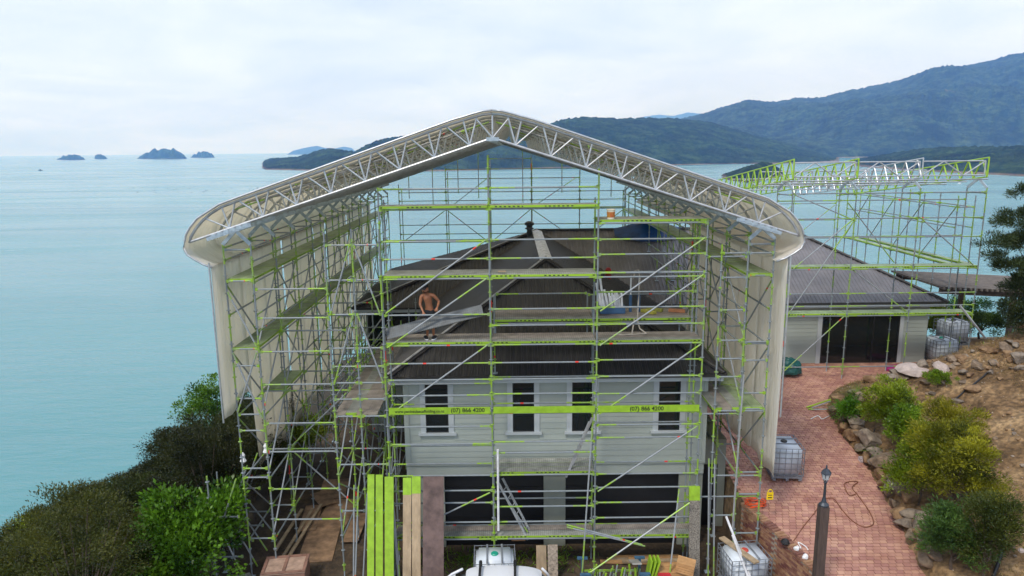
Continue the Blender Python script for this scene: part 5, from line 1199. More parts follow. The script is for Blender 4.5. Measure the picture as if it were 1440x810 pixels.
def crate(label, loc, dims, rz, tilt=0):
    t = thing('timber_crate', label, 'crate', loc, rz); w_, d_, h_ = dims
    for k in range(4):
        z = h_*(k+.5)/4
        for s in (-1, 1):
            mb = MB(); mb.box((0, s*d_/2, z), (w_, .02, h_/4-.012)); mb.obj('slat', CR, t); mb = MB(); mb.box((s*w_/2, 0, z), (.02, d_-.02, h_/4-.012)); mb.obj('slat', CR, t)
    for k in range(3): mb = MB(); mb.box((0, -d_/2+d_*(k+.5)/3, h_+.012), (w_+.02, d_/3-.012, .02)); mb.obj('slat', CR, t)
    mb = MB(); mb.box((0, 0, .012), (w_-.03, d_-.03, .02)); mb.obj('base', CR, t); return t
crate('pale timber crate standing in front behind the leaning tube', (4.55, 18.3, .01), (.8, .55, .62), .05); crate('long pale timber crate standing at the back beside the lime plates', (4.6, 19.1, .01), (1.0, .5, .62), .0)
c = crate('small timber crate tilted on top of the long crate', (5.0, 18.95, .66), (.5, .42, .3), -.35); c.rotation_euler = (0, .12, -.35)
mb = MB(); mb.box((0, 0, .03), (.35, .2, .06)); tag(mb.obj('red_cloth', mat('red_cloth', (.45, .02, .03), .8), None, (4.35, 18.7, .64)), 'red cloth wedged between the timber crates', 'cloth'); mb = None
mb = MB(); mb.box((0, 0, 0), (.2, 1.5, .045)); o = mb.obj('timber_plank', TIM, None, (6.62, 19.15, 1.2)); o.rotation_euler = (0, 0, .42); tag(o, 'timber plank lying on top of the red lidded water tank', 'plank')
# timber stacked under the low deck, floor grate, weeds
for k in range(5):
    mb = MB(); mb.box((0, 0, 0), (2.6-.25*k, .14, .05)); o = mb.obj('stacked_timber', TIM if k % 2 else CR, None, (4.0+.1*k, 20.35+.16*(k % 3), .06+.055*(k//3)+.001*k)); o.rotation_euler = (0, 0, .03*(k-2)); tag(o, 'weathered timber length stacked under the low deck before the right garage door', 'timber', 'timbers under the low deck')
t = thing('floor_grate', 'black slatted drain grate on the yard beside the upright steel plank', 'grate', (5.75, 18.7, .0))
for k in range(9): mb = MB(); mb.box((-.32+.08*k, 0, .03), (.035, .8, .05)); mb.obj('slat', BLK, t)
wx = np.concatenate([rng.normal(-.9, .9, 900), rng.normal(1.2, .5, 300)]); wy = rng.normal(20.6, .35, 1200); wc = np.stack([wx, np.clip(wy, 19.9, 21.2), np.zeros(1200)], 1); wd_ = np.stack([rng.normal(0, .7, 1200), rng.normal(0, .7, 1200), np.full(1200, .6)], 1)
tag(leaf_cloud(wc, wd_, .2, .07, 'yard_weeds', LM['lime'], None, (0, 0, 0)), 'straggly green weeds growing before the garage doors', 'weeds', kind='stuff')
# lower left yard: plywood sheets, timbers, tool crate
PLYF = mat('dirty_ply', (.27, .17, .10), .9, nscale=2.5, namt=.5, bump=.15)
for k, (px, py, w_, d_, rz) in enumerate(((450, 765, 1.1, 2.2, .1), (475, 722, 1.1, 2.0, -.05), (437, 730, .6, 1.8, .12), (470, 690, 1.0, 1.6, .1), (500, 745, .55, 1.9, 0.), (455, 705, .6, 1.2, .6))):
    p = PZ(px, py, 0.); mb = MB(); mb.box((0, 0, 0), (w_, d_, .018)); o = mb.obj('plywood_sheet', PLYF, None, (p.x, p.y, .02+.021*k)); o.rotation_euler = (0, 0, rz); tag(o, 'dirty plywood sheet laid as a path beside the house', 'plywood sheet', 'plywood path sheets')
for k, (a, b) in enumerate((((395, 790), (440, 715)), ((404, 792), (452, 712)), ((388, 782), (425, 722)))):
    A_, B_ = PZ(*a, .05), PZ(*b, .05); mb = MB(); mb.beam((0, 0, .05+.08*k), B_-A_+Vector((0, 0, .08*k)), .1, .05); tag(mb.obj('long_timber', TIM, None, A_), 'long timber lying along the sea side scaffold foot', 'timber', 'long timbers at the scaffold foot')
t = thing('tool_crate', 'reddish wooden tool crate with a framed lid in the yard corner', 'crate', (-6.95, 19.55, .0), .12)
TC = mat('crate_red_wood', (.26, .14, .10), .85, nscale=4, namt=.35)
mb = MB(); mb.box((0, 0, .3), (1.25, .9, .6)); mb.obj('body', TC, t)
mb = MB(); mb.box((0, 0, .61), (1.3, .95, .02)); mb.obj('lid', mat('lid_wood', (.40, .27, .20), .8, nscale=5, namt=.3), t)
for x in (-.6, 0, .6): mb = MB(); mb.box((x, 0, .635), (.09, .95, .03)); mb.obj('batten', TC, t)
for y in (-.43, .43): mb = MB(); mb.box((0, y, .638), (1.1, .09, .03)); mb.obj('batten', TC, t)
for k in range(3):
    mb = MB(); mb.box((0, 0, 0), (.24, 1.3, .05)); o = mb.obj('steel_plank', M_PLK if k else M_GRN, None, (-8.15+.22*k, 19.1-.06*k, .12+.06*k+.05)); o.rotation_euler = (.12, 0, .75); tag(o, ('lime end of a plank sticking out by the tool crate', 'grey steel plank stacked beside the tool crate', 'grey steel plank topmost of the stack by the tool crate')[k], 'plank')
# rags tied to the raking props
for (px, py) in ((374, 633), (342, 646)):
    p = PY(px, py, 20.2); mb = MB(); mb.lathe((0, 0, 0), [(.02, .22), (.07, .14), (.05, .05), (.1, -.05), (.03, -.12)], 7); tag(mb.obj('white_rag', WHT, None, p), 'white rag tied to the raking props above the slope', 'rag', 'rags on the raking props')
# lamp post
PW = mat('dark_timber', (.085, .06, .05), .8, nscale=4, namt=.35, bump=.3, stretch=(3, 3, .4)); IRON = mat('lamp_iron', (.05, .06, .075), .4, metal=.3)
lp = (8.02, 17.0); lz = gz(*lp); t = thing('lamp_post', 'dark timber post topped by a small iron lantern on the driveway', 'lamp post', (*lp, lz)); top_ = PY(1156, 711, 17.0).z-lz
mb = MB(); mb.box((0, 0, top_/2-.05), (.225, .225, top_+.1)); mb.obj('post', PW, t)
mb = MB(); mb.lathe((0, 0, top_), [(.13, 0), (.13, .04), (.07, .1), (.045, .2), (.035, .25), (.03, .62), (.05, .66), (.03, .7)], 10); mb.obj('stem', IRON, t)
mb = MB(); mb.lathe((0, 0, top_+.7), [(.05, 0), (.085, .05), (.115, .2)], 6); ln = mb.obj('lantern_glass', mat('lantern_glass', (.45, .48, .5), .1), t)
mb = MB()
for k in range(6): an = k*math.pi/3; mb.tube((.055*math.cos(an), .055*math.sin(an), top_+.7), (.122*math.cos(an), .122*math.sin(an), top_+.91), .01, n=5)
mb.lathe((0, 0, top_+.9), [(.14, 0), (.135, .02), (.07, .1), (.03, .13), (.02, .17), (.025, .19), (.005, .24)], 6); mb.obj('lantern_roof', IRON, t)
# things by the wall top
YEL = mat('yellow_tag', (.8, .55, .01), .5); p = PY(1083, 694, 19.85)
t = thing('safety_tag', 'yellow inspection tag hanging on the right scaffold', 'tag', p); mb = MB(); mb.box((0, 0, -.08), (.2, .015, .24)); mb.obj('plate', YEL, t); mb = MB(); mb.path([(.07*math.cos(a), 0, .04+.09*math.sin(a)) for a in np.linspace(0, math.pi, 8)], .016, 6); mb.obj('hook', YEL, t); mb = MB(); mb.box((0, -.009, -.05), (.12, .004, .02)); mb.box((0, -.009, -.13), (.12, .004, .03)); mb.obj('print', TXT, t)
ORG = mat('orange_cord', (.75, .10, .02), .5)
mb = MB(); pts = [(math.cos(a)*(.28+.06*math.sin(a*2.3)), math.sin(a)*(.2+.05*math.cos(a*1.7)), .02+.03*(a/6.28)+.03*math.sin(a*3)) for a in np.linspace(0, 34, 150)]; mb.path(pts, .014, 5); pc = PZ(1075, 708, 1.75); tag(mb.obj('extension_cord', ORG, None, (7.62, 20.75, float(ZD(20.75))+.06)), 'coiled orange extension cord at the end of the retaining wall', 'cord')
mb = MB(); mb.lathe((0, 0, 0), [(.1, 0), (.13, .05), (.1, .12), (.03, .16)], 9); o = mb.obj('black_bag', BLK, None, (7.86, 18.85, float(ZD(18.85))+.11)); tag(o, 'small black bag set on top of the retaining wall', 'bag')
for k, (dy, lab) in enumerate(((18.6, 'crumpled white paper bag beside the black bag on the wall'), (18.25, 'crumpled pale bag at the low end of the wall top'))):
    bm = bmesh.new(); bmesh.ops.create_icosphere(bm, subdivisions=2, radius=.08)
    for v in bm.verts: v.co *= 1+.5*float(fbm(np.array([v.co.x*14+k]), np.array([v.co.y*14]), 2, v.co.z*14)[0])
    me = bpy.data.meshes.new('paper_bag'); bm.to_mesh(me); bm.free(); me.materials.append(WHT); o = link('paper_bag', me, None, (float(arr(XW, dy))+.02, dy, float(ZD(dy))+.14)); tag(o, lab, 'bag')
along([(1118, 770), (1126, 776), (1122, 766), (1132, 772), (1136, 778)], 'white_strap', 'tangled white strap lying on the drive by the wall', 'strap', .015, WHT, zoff=.06)
for k, (a, b) in enumerate((((1134, 576), (1168, 566)), ((1136, 580), (1168, 568)), ((1140, 580), (1168, 580)))):
    A_, B_ = hit(*a)+Vector((0, 0, .09)), hit(*b)+Vector((0, 0, .12)); o = bar('scaffold_tube', 'brace' if k else 'green', A_, B_); tag(o, 'loose scaffold tube lying on the driveway by the strappy plants', 'tube', 'loose tubes on the driveway')
along([(1140, 592), (1150, 588), (1156, 592), (1166, 588)], 'white_strap', 'short white strap lying on the upper driveway', 'strap', .018, WHT, zoff=.06)
p = hit(1214, 652); mb = MB(); mb.box((0, 0, .1), (.3, .2, .14)); mb.box((.05, -.03, .2), (.16, .12, .06)); tag(mb.obj('paper_sack', mat('printed_sack', (.45, .4, .42), .7, nscale=16, namt=.8), None, p), 'crumpled printed sack dropped at the drive edge rocks', 'sack')
def lump(name, label, cat, loc, sc, m, rgh=.35):
    bm = bmesh.new(); bmesh.ops.create_icosphere(bm, subdivisions=4, radius=1)
    for v in bm.verts:
        v.co *= 1+rgh*float(fbm(np.array([v.co.x*2.2+loc[0]]), np.array([v.co.y*2.2]), 4, v.co.z*2.2)[0])
        if v.co.z < -.2: v.co.z = -.2
    me = bpy.data.meshes.new(name); bm.to_mesh(me); bm.free(); me.materials.append(m); o = link(name, me, None, loc); o.scale = sc; return tag(o, label, cat)
lump('green_tarp', 'dark green tarpaulin heap by the wing wall', 'tarpaulin', (12.0, 30.2, 3.2), (.75, .5, .6), mat('green_tarp', (.01, .09, .085), .45))
lump('magenta_cloth', 'magenta cloth heap on the patio before the sliding door', 'cloth', (17.2, 30.5, 3.05), (.55, .35, .2), mat('magenta_cloth', (.25, .01, .12), .7))
bs_ = Vector((6.3, 36.1, RZ)); 
# tarp over the ridge
V = []; Fq = []; n1, n2 = 22, 10
for i in range(n1+1):
    for j in range(n2+1):
        x = lerp(5.2, 8.6, i/n1); s = lerp(-1.15, .7, j/n2)*(.35+.65*math.sin(math.pi*(i+1)/(n1+2))**.5); y = 36.2+s; zb = RZ-abs(s)*.514; V.append((x, y, zb+.10+.07*abs(float(fbm(np.array([x*2.2]), np.array([y*2.2]), 3)[0]))+ .25*math.exp(-s*s*3)*smooth(5.2, 6.6, x)*(1-smooth(7.6, 8.6, x))))
for i in range(n1):
    for j in range(n2): q = i*(n2+1)+j; Fq.append((q, q+n2+1, q+n2+2, q+1))
o = link('blue_tarp', fast_mesh('blue_tarp', np.array(V)-np.array(bs_), Fq, mat('blue_tarp', (.008, .05, .17), .4, nscale=3, namt=.4), True), None, bs_); tag(o, 'blue tarpaulin thrown over the rear roof ridge', 'tarpaulin')
# deck clutter
p = PY(859, 307, 20.1); t = thing('paint_bucket', 'yellow and red labelled bucket on the top right deck', 'bucket', (p.x, 20.1, 10.935)); mb = MB(); mb.lathe((0, 0, 0), [(.1, 0), (.12, .25), (.128, .255), (.128, .275), (.112, .275), (.108, .25)], 14); mb.obj('pail', mat('bucket_white', (.7, .65, .5), .5), t); mb = MB(); mb.lathe((0, 0, .05), [(.109, 0), (.119, .15)], 14); mb.obj('label_band', mat('bucket_label', (.75, .42, .05), .5, nscale=14, namt=.4, col2=(.5, .06, .03)), t)
mb = MB(); mb.lathe((0, 0, 0), [(.13, -.05), (.14, .0), (.14, .36), (.1, .42), (.05, .46)], 12); q = PY(872, 382, 30.); zr = EZ+(30.-20.95)*0.0; tag(mb.obj('red_canister', mat('red_plastic', (.38, .02, .02), .4), None, (4.25, 30.9, 7.28)), 'dark red canister standing on the rear roof slope', 'canister')
DZ = 7.835
t = thing('blue_crate', 'blue crate full of white plastic tubes on the loading deck', 'crate', (3.12, 21.75, DZ)); mb = MB(); mb.box((0, 0, .02), (.75, .42, .03))
for s in (-1, 1): mb.box((0, s*.21, .13), (.78, .02, .22)); mb.box((s*.385, 0, .13), (.02, .4, .22))
mb.obj('box', mat('blue_plastic', (.04, .10, .20), .5), t)
for k in range(15): x = -.33+.047*k; bar('white_tube', 'white', Vector((x, random.uniform(-.12, .12), .04)), Vector((x*1.15-.12+random.uniform(-.03, .03), random.uniform(-.1, .1), random.uniform(.5, .75)+(.35 if k in (0, 2) else 0))), t)
for k in range(2):
    t = thing('sealant_gun', ('blue sealant gun stood on the loading deck beside the blue crate', 'blue sealant gun with white nozzle stood farther from the blue crate')[k], 'sealant gun', (3.72+.26*k, 21.85, DZ)); mb = MB(); mb.lathe((0, 0, 0), [(.05, 0), (.055, .5), (.03, .55)], 9); mb.obj('barrel', mat('blue_plastic', (.04, .10, .20), .5), t); mb = MB(); mb.lathe((0, 0, .55), [(.025, 0), (.022, .55), (.01, .6)], 8); mb.obj('nozzle', WHT, t)
for k, (x, y, c) in enumerate(((4.25, 21.6, (.35, .33, .05)), (4.5, 21.9, (.30, .3, .06)), (5.15, 21.7, (.38, .16, .07)))):
    mb = MB(); mb.box((0, 0, .05), (.5, .16, .08)); o = mb.obj('timber_block', mat('block_%d' % k, c, .8, nscale=5), None, (x, y, DZ)); o.rotation_euler = (0, 0, -.9+.3*k); tag(o, ('yellowish timber block beside the sealant guns', 'yellowish timber block lying by its fellow on the loading deck', 'orange-brown timber block near the outer end of the loading deck')[k], 'block')
ROPE = mat('rope', (.33, .30, .25), .9)
mb = MB(); a0 = Vector((3.72, 20.85, 9.3)); mb.path([Vector(p)-a0 for p in ((3.62, 20.9, 9.05), (3.68, 20.85, 9.32), (3.76, 20.8, 9.35), (3.8, 20.75, 9.1), (3.78, 20.8, 8.4), (3.74, 20.7, 7.85), (3.8, 20.6, 7.6), (3.98, 20.45, 7.48))], .022, 6); mb.path([Vector(p)-a0 for p in ((3.98, 20.45, 7.48), (3.4, 20.4, 7.47), (3.1, 20.5, 7.47), (3.0, 20.4, 7.47), (3.3, 20.35, 7.47), (3.55, 20.5, 7.47), (3.66, 20.7, 7.9))], .022, 6); tag(mb.obj('rope', ROPE, None, a0), 'grey rope hanging from the guard rail down to the deck', 'rope')
for (x, rz_) in ((4.7, .3), (5.25, -.4)):
    mb = MB(); pts = [(math.cos(a)*.15, math.sin(a)*.1, .03+.002*a) for a in np.linspace(0, 18, 70)]; mb.path(pts, .014, 5); tag(mb.obj('cable_coil', BLK, None, (x, 22.3, DZ)), 'dark coil of cable lying on the loading deck', 'cable', 'cable coils on the loading deck')
# white flashing strip on the deck, offcuts
mb = MB(); mb.box((0, 0, 0), (.22, .1, .03)); tag(mb.obj('offcut', TIM, None, PY(706, 383, 20.1)+Vector((0, 0, .03))), 'timber offcut lying on the upper middle deck', 'offcut')
# the plank being carried: leans on the rails in front of the man
a, b = PY(543, 470, 20.02), PY(679, 436, 20.02); d = b-a; o = link('carried_plank', plank_mesh(d.length, plank_mat('dull_plank', (.10, .112, .118), (.2, .22, .2)), .34, .05), None, a)
xv = d.normalized(); nv = Vector((.05, -.86, .5)); nv = (nv-xv*nv.dot(xv)).normalized(); yv = nv.cross(xv); o.rotation_mode = 'QUATERNION'; o.rotation_quaternion = Matrix((xv, yv, nv)).transposed().to_quaternion(); tag(o, 'grey perforated steel plank held aslant by the shirtless man', 'plank')
# ------------------------------------------------------------------ the worker
def skin_mesh(name, nodes, edges, m, root, parent, sub=2):
    bm = bmesh.new(); ly = bm.verts.layers.skin.verify(); vs_ = {}
    for k, (p, r) in nodes.items():
        v = bm.verts.new(p); v[ly].radius = (r, r) if not isinstance(r, tuple) else r; v[ly].use_root = (k == root); vs_[k] = v
    for a, b in edges: bm.edges.new((vs_[a], vs_[b]))
    me = bpy.data.meshes.new(name); bm.to_mesh(me); bm.free(); me.materials.append(m); o = link(name, me, parent)
    sk = o.modifiers.new('skin', 'SKIN'); sk.use_smooth_shade = True; sk.branch_smoothing = .6; sb = o.modifiers.new('sub', 'SUBSURF'); sb.levels = sub; sb.render_levels = sub; return o
SKIN = mat('skin', (.34, .14, .07), .5, nscale=9, namt=.12); CLOTH = mat('dark_cloth', (.015, .016, .02), .8); SHOE = mat('shoe_black', (.012, .013, .016), .6)
man = thing('person', 'shirtless person in dark cap and shorts holding a steel plank on the scaffold', 'person', (-2.42, 20.28, 7.448)); man.scale = (.96, .96, .96)
nd = {'pel': ((0, 0, .90), .135), 'bel': ((-.01, -.01, 1.05), .12), 'che': ((-.03, -.04, 1.24), (.155)), 'clav': ((-.05, -.06, 1.37), .10), 'nek': ((-.07, -.09, 1.45), .055), 'hd0': ((-.09, -.12, 1.535), .095), 'hd1': ((-.10, -.135, 1.61), .115), 'hd2': ((-.10, -.13, 1.70), .08),
      'sL': ((-.22, -.06, 1.36), .068), 'eL': ((-.27, -.10, 1.10), .045), 'wL': ((-.17, -.27, .93), .030), 'pL': ((-.14, -.32, .88), .036),
      'sR': ((.14, -.05, 1.37), .068), 'eR': ((.30, .0, 1.16), .045), 'wR': ((.27, -.22, 1.03), .030), 'pR': ((.25, -.29, 1.0), .036),
      'hL': ((-.085, .0, .84), .095), 'kL': ((-.08, -.03, .47), .058), 'aL': ((-.09, .02, .10), .038), 'fL': ((-.13, -.10, .045), .035),
      'hR': ((.085, .0, .84), .095), 'kR': ((.10, -.06, .47), .058), 'aR': ((.10, .02, .10), .038), 'fR': ((.13, -.10, .045), .035)}
ed = [('pel', 'bel'), ('bel', 'che'), ('che', 'clav'), ('clav', 'nek'), ('nek', 'hd0'), ('hd0', 'hd1'), ('hd1', 'hd2'), ('clav', 'sL'), ('sL', 'eL'), ('eL', 'wL'), ('wL', 'pL'), ('clav', 'sR'), ('sR', 'eR'), ('eR', 'wR'), ('wR', 'pR'), ('pel', 'hL'), ('hL', 'kL'), ('kL', 'aL'), ('aL', 'fL'), ('pel', 'hR'), ('hR', 'kR'), ('kR', 'aR'), ('aR', 'fR')]
for sfx, P0, sg in (('L', Vector((-.14, -.32, .88)), -1), ('R', Vector((.25, -.29, 1.0)), 1)):
    for i in range(4):
        f0 = P0+Vector((.026*(i-1.5), -.035, -.02)); L_ = (.055, .065, .06, .048)[i]
        nd['f%d0%s' % (i, sfx)] = (tuple(f0), .009); nd['f%d1%s' % (i, sfx)] = (tuple(f0+Vector((0, -L_*.5, -.035))), .0085); nd['f%d2%s' % (i, sfx)] = (tuple(f0+Vector((0, -L_*.1, -.035-L_*.6))), .0075)
        ed += [('p'+sfx, 'f%d0%s' % (i, sfx)), ('f%d0%s' % (i, sfx), 'f%d1%s' % (i, sfx)), ('f%d1%s' % (i, sfx), 'f%d2%s' % (i, sfx))]
    t0 = P0+Vector((sg*-.045, .0, -.01)); nd['t0'+sfx] = (tuple(t0), .011); nd['t1'+sfx] = (tuple(t0+Vector((sg*-.01, -.035, -.045))), .009); ed += [('p'+sfx, 't0'+sfx), ('t0'+sfx, 't1'+sfx)]
skin_mesh('body', nd, ed, SKIN, 'pel', man)
mb = MB()   # face
fd = Vector((-.25, -.95, -.2)).normalized(); hc = Vector((-.10, -.135, 1.60)); sdv = fd.cross(Vector((0, 0, 1))).normalized(); upv = sdv.cross(fd)
mb.tube(hc+fd*.075+upv*.01, hc+fd*.112-upv*.02, .010, .016, 6); nose = mb.obj('nose', SKIN, man, smooth_=True)
for s in (-1, 1): mb = MB(); mb.box(hc+fd*.081+sdv*s*.032+upv*.025, (.022, .012, .010)); mb.obj('eye', TXT, man)
for s in (-1, 1): mb = MB(); mb.lathe(hc+sdv*s*.088-Vector((0, 0, .03)), [(.008, 0), (.02, .02), (.022, .045), (.01, .065)], 8); mb.obj('ear', SKIN, man, smooth_=True)
mb = MB(); mb.box(hc+fd*.079-upv*.045, (.045, .012, .009)); mb.obj('mouth', mat('lip', (.22, .06, .05), .6), man)
mb = MB(); mb.lathe(hc+fd*.05-upv*.12, [(.02, 0), (.05, .02), (.055, .045), (.04, .055)], 10); mb.obj('beard', mat('dark_hair', (.012, .01, .008), .8), man, smooth_=True)
mb = MB(); mb.lathe((-.10, -.13, 1.63), [(.105, 0), (.108, .03), (.10, .075), (.07, .11), (.02, .125)], 14); mb.beam(Vector((-.10, -.13, 1.64))+fd*.07, Vector((-.10, -.13, 1.625))+fd*.19, .15, .012); mb.obj('cap', CLOTH, man, smooth_=True)
skin_mesh('shorts', {'w': ((0, 0, .99), .135), 'p': ((0, 0, .88), .15), 'l0': ((-.09, 0, .80), .112), 'l1': ((-.085, -.02, .56), .09), 'r0': ((.09, 0, .80), .112), 'r1': ((.10, -.04, .56), .09)}, [('w', 'p'), ('p', 'l0'), ('l0', 'l1'), ('p', 'r0'), ('r0', 'r1')], CLOTH, 'p', man)
for s, x0, x1 in ((0, -.09, -.16), (1, .10, .15)):
    bm = bmesh.new(); bmesh.ops.create_icosphere(bm, subdivisions=3, radius=1, matrix=Matrix.Translation(((x0+x1)/2, -.06, .055)) @ Matrix.Rotation(math.atan2(x1-x0, .15), 4, 'Z').inverted() @ Matrix.Diagonal((.055, .15, .06, 1)))
    for v in bm.verts: v.co.z = max(v.co.z, .02)
    me = bpy.data.meshes.new('shoe'); bm.to_mesh(me); bm.free(); me.materials.append(SHOE); me.polygons.foreach_set('use_smooth', [True]*len(me.polygons)); sh = link('shoe', me, man)
    mb = MB(); c = Vector(((x0+x1)/2, -.06, .012)); an = math.atan2(x1-x0, .15); mb.add([c+Matrix.Rotation(-an, 3, 'Z') @ Vector((.058*math.cos(q), .155*math.sin(q), z)) for z in (-.012, .018) for q in np.linspace(0, 2*math.pi, 15)[:-1]], [tuple(reversed(range(14))), tuple(range(14, 28))]+[(i, (i+1) % 14, 14+(i+1) % 14, 14+i) for i in range(14)]); mb.obj('sole', WHT, sh)
# ------------------------------------------------------------------ car at the foot of the picture
CP = mat('car_white', (.74, .76, .80), .18, nscale=1, namt=.02, spec=.6); m, n, l, b = newmat('car_glass'); b.inputs['Base Color'].default_value = (.01, .012, .015, 1); b.inputs['Roughness'].default_value = .04; CG = m
car = thing('parked_car', 'white car with black roof bars parked before the garage', 'car', (-1.0, 17.2, 0), math.pi)
def loft(secs, name, m, smooth_=True, sub=2, close=True):
    mb = MB(); k = len(secs[0])
    for s in secs: mb.v += [tuple(p) for p in s]
    for i in range(len(secs)-1):
        for j in range(k-1): o = i*k+j; mb.f.append((o, o+k, o+k+1, o+1))
    if close: mb.f.append(tuple(range(k))); mb.f.append(tuple(reversed(range((len(secs)-1)*k, len(secs)*k))))
    o = mb.obj(name, m, car, smooth_=smooth_); md = o.modifiers.new('sub', 'SUBSURF'); md.levels = sub; md.render_levels = sub; return o
def bsec(x, w_, z0, z1, z2): return [(x, -w_, z0), (x, -w_, lerp(z0, z1, .5)), (x, -w_*.98, z1), (x, -w_*.86, z2), (x, -w_*.4, z2+.02), (x, w_*.4, z2+.02), (x, w_*.86, z2), (x, w_*.98, z1), (x, w_, lerp(z0, z1, .5)), (x, w_, z0), (x, w_*.5, z0-.02), (x, -w_*.5, z0-.02)]
# body along +x = nose
loft([bsec(x, w_, z0, z1, z2) for x, w_, z0, z1, z2 in ((-2.15, .7, .45, .7, .85), (-2.1, .82, .3, .75, .95), (-1.6, .9, .25, .8, 1.0), (-.6, .92, .22, .82, 1.0), (.6, .92, .22, .82, .98), (1.0, .92, .22, .8, .96), (1.6, .9, .24, .74, .88), (2.0, .84, .28, .66, .76), (2.18, .66, .38, .58, .66))], 'body', CP)
def csec(x, w0, w1, z0, z1): return [(x, -w0, z0), (x, -lerp(w0, w1, .6), lerp(z0, z1, .6)), (x, -w1, z1-.05), (x, -w1*.75, z1), (x, 0, z1+.025), (x, w1*.75, z1), (x, w1, z1-.05), (x, lerp(w0, w1, .6), lerp(z0, z1, .6)), (x, w0, z0)]
loft([csec(-2.0, .74, .66, .95, 1.02), csec(-1.85, .8, .68, .95, 1.35), csec(-1.55, .83, .69, .95, 1.52), csec(-.6, .85, .70, .95, 1.58), csec(.15, .84, .69, .94, 1.54), csec(.45, .83, .67, .94, 1.42), csec(1.05, .8, .7, .92, .99)], 'glasshouse', CG)
loft([[(x, -w_, z-.03), (x, -w_*.7, z+.005), (x, 0, z+.03), (x, w_*.7, z+.005), (x, w_, z-.03), (x, w_*.7, z-.03), (x, -w_*.7, z-.03)] for x, w_, z in ((-1.75, .66, 1.46), (-1.4, .69, 1.57), (-.6, .71, 1.605), (.1, .70, 1.575), (.36, .67, 1.50))], 'roof_panel', CP)
for s in (-1, 1):
    for xa, xb in ((.45, 1.08), (-1.75, -2.02)):
        mb = MB(); z0_ = 1.48; mb.path([(xa, s*.69, 1.47 if xa > 0 else 1.46), (lerp(xa, xb, .5), s*.77, 1.26), (xb, s*.82, .97)], .04, 6); mb.obj('pillar', CP, car, smooth_=True)
    mb = MB(); mb.tube((-.55, s*.74, 1.5), (-.55, s*.86, .98), .03, n=6); mb.obj('pillar', CP, car)
for x in (-1.0, -.05):
    cb_ = MB(); cb_.beam((x, -.72, 1.70), (x, .72, 1.70), .07, .03); 
    for s in (-1, 1): cb_.box((x, s*.66, 1.64), (.09, .06, .12))
    cb_.obj('roof_bar', BLK, car)
for x in (-1.35, 1.35):
    for s in (-1, 1):
        wh = bpy.data.objects.new('wheel', None); COL.objects.link(wh); wh.parent = car; wh.location = (x, s*.84, .32); wh.rotation_euler = (math.pi/2, 0, 0)
        mb = MB(); mb.lathe((0, 0, -.1), [(.22, 0), (.3, .0), (.32, .04), (.32, .16), (.3, .2), (.22, .2)], 20); mb.obj('tyre', BLK, wh, smooth_=True); mb = MB(); mb.lathe((0, 0, -.09), [(.02, 0), (.22, 0), (.22, .18), (.02, .18)], 16); mb.obj('rim', M_ALU, wh)
for s in (-1, 1):
    mb = MB(); mb.box((2.03, s*.58, .68), (.12, .34, .13)); mb.obj('headlight', mat('lamp_glass', (.6, .62, .65), .1), car); mb = MB(); mb.box((-2.11, s*.66, .82), (.06, .2, .2)); mb.obj('tail_light', mat('tail_red', (.3, .01, .01), .2), car)
    mb = MB(); mb.box((.75, s*.98, 1.0), (.12, .18, .12)); mb.obj('mirror', CP, car)
# ------------------------------------------------------------------ pergola beside the wing
PGW = mat('pergola_wood', (.085, .065, .055), .85, nscale=4, namt=.35); PGR = mat('pergola_slat', (.17, .145, .125), .85, nscale=4, namt=.3)
pg = thing('pergola', 'dark timber pergola with slatted roof beside the wing', 'pergola', (22.5, 33, 3)); po = Vector(pg.location)
def pgz(x): return 6.3-.06*(x-20)
for y in (32.6, 36.4):
    mb = MB(); mb.beam(Vector((20.0, y, pgz(20)-.12))-po, Vector((28, y, pgz(28)-.12))-po, .12, .26); mb.obj('beam', PGW, pg)
for (x, y) in ((20.3, 36.4), (23.5, 32.6), (24.6, 32.9), (27.6, 32.6), (23.5, 36.4), (27.6, 36.4)):
    z0_ = gz(x, y)-.1; mb = MB(); mb.box(Vector((x, y, (z0_+pgz(x)-.25)/2))-po, (.2, .2, pgz(x)-.25-z0_)); mb.obj('post', PGW, pg)
for k in range(33):
    x = 20.0+k*.25; mb = MB(); mb.beam(Vector((x, 32.2, pgz(x)+.06))-po, Vector((x, 36.9, pgz(x)+.08))-po, .05, .09); mb.obj('rafter', PGR, pg)
for k in range(16):
    y = 32.4+k*.29; mb = MB(); mb.beam(Vector((19.9, y, pgz(19.9)+.125))-po, Vector((28.1, y, pgz(28.1)+.125))-po, .15, .03); mb.obj('slat', PGR, pg)
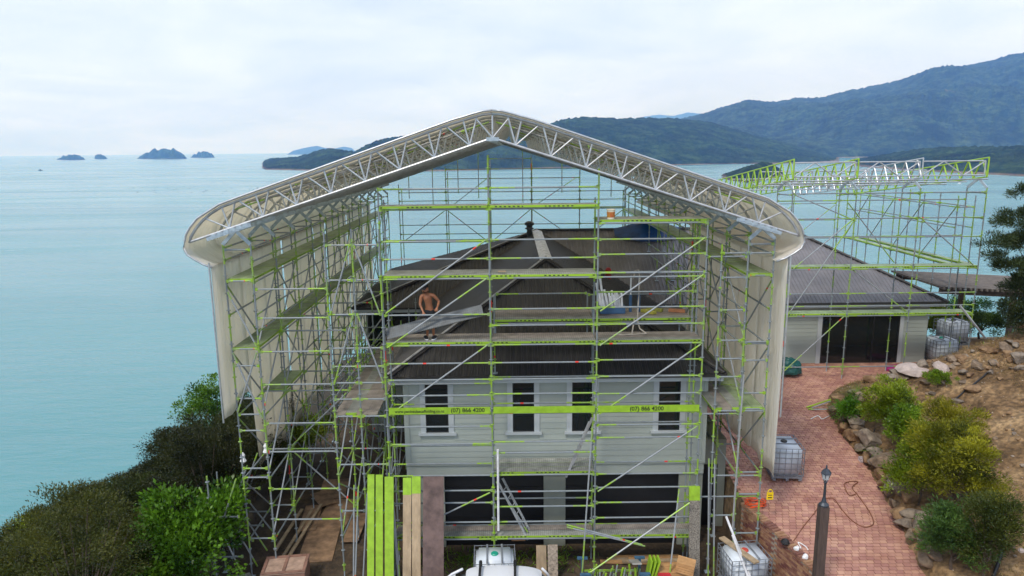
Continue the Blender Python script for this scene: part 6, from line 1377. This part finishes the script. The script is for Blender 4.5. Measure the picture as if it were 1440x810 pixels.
bwl = thing('brick_pier', 'red brick pier wall under the pergola', 'wall', (25.3, 33.6, gz(25.3, 33.6)-.1)); mb = MB(); mb.box((0, 0, .7), (1.6, .2, 1.4)); mb.obj('mortar_core', MORTAR, bwl)
for r_i in range(16):
    for c_i in range(7):
        x = -.8+.115+c_i*.236+(r_i % 2)*.1-.05
        if abs(x) < .72: link('brick', wb, bwl, Vector((x, -.075, .05+r_i*.084)))
rl = thing('timber_railing', 'dark timber railing at the end of the pergola deck', 'railing', (22.3, 31.6, gz(22.3, 31.6)-.1))
for x in (-.5, 0, .5): mb = MB(); mb.box((x, 0, .45), (.08, .08, .95)); mb.obj('post', PGW, rl)
for z in (.5, .9): mb = MB(); mb.box((0, 0, z), (1.2, .05, .08)); mb.obj('rail', PGW, rl)
# small boat on the bay
p = PZ(1350, 259, SEA); t = thing('moored_boat', 'small white boat moored in the bay beyond the wing', 'boat', p, .3)
mb = MB(); K = [(-4, .9, .2), (-2, 1.3, 0), (1, 1.3, 0), (3, .7, .1), (4.2, .05, .5)]
for x, w_, zb_ in K: mb.v += [(x, -w_, 1.1), (x, -w_*.6, zb_), (x, w_*.6, zb_), (x, w_, 1.1)]
for i in range(4):
    for j in range(3): o = i*4+j; mb.f.append((o, o+4, o+5, o+1))
    mb.f.append((i*4+3, i*4+7, i*4+4, i*4))
mb.f.append((0, 1, 2, 3)); mb.obj('hull', WHT, t); mb = MB(); mb.box((-.5, 0, 1.7), (3, 1.7, 1.3)); mb.obj('cabin', WHT, t)
p = PZ(57, 240, SEA); t = thing('moored_boat', 'tiny dark boat far out between the islands and the shore', 'boat', p, .2); me_ = [c.data for c in bpy.data.objects['moored_boat'].children]
mb = MB(); mb.bb(-7, 7, -2, 2, 0, 2.2); mb.bb(-3, 2, -1.5, 1.5, 2.2, 4.5); mb.obj('hull', mat('dark_hull', (.05, .06, .08), .6), t)
# mussel farm floats far out: too small to count
mb = MB()
for k in range(60):
    p = PZ(random.uniform(180, 620), random.uniform(262, 272), SEA); mb.lathe(p, [(.3, -.2), (.6, .3), (.3, .8)], 6)
tag(mb.obj('mussel_floats', BLK), 'rows of dark floats of a mussel farm out on the bay', 'floats', kind='stuff')
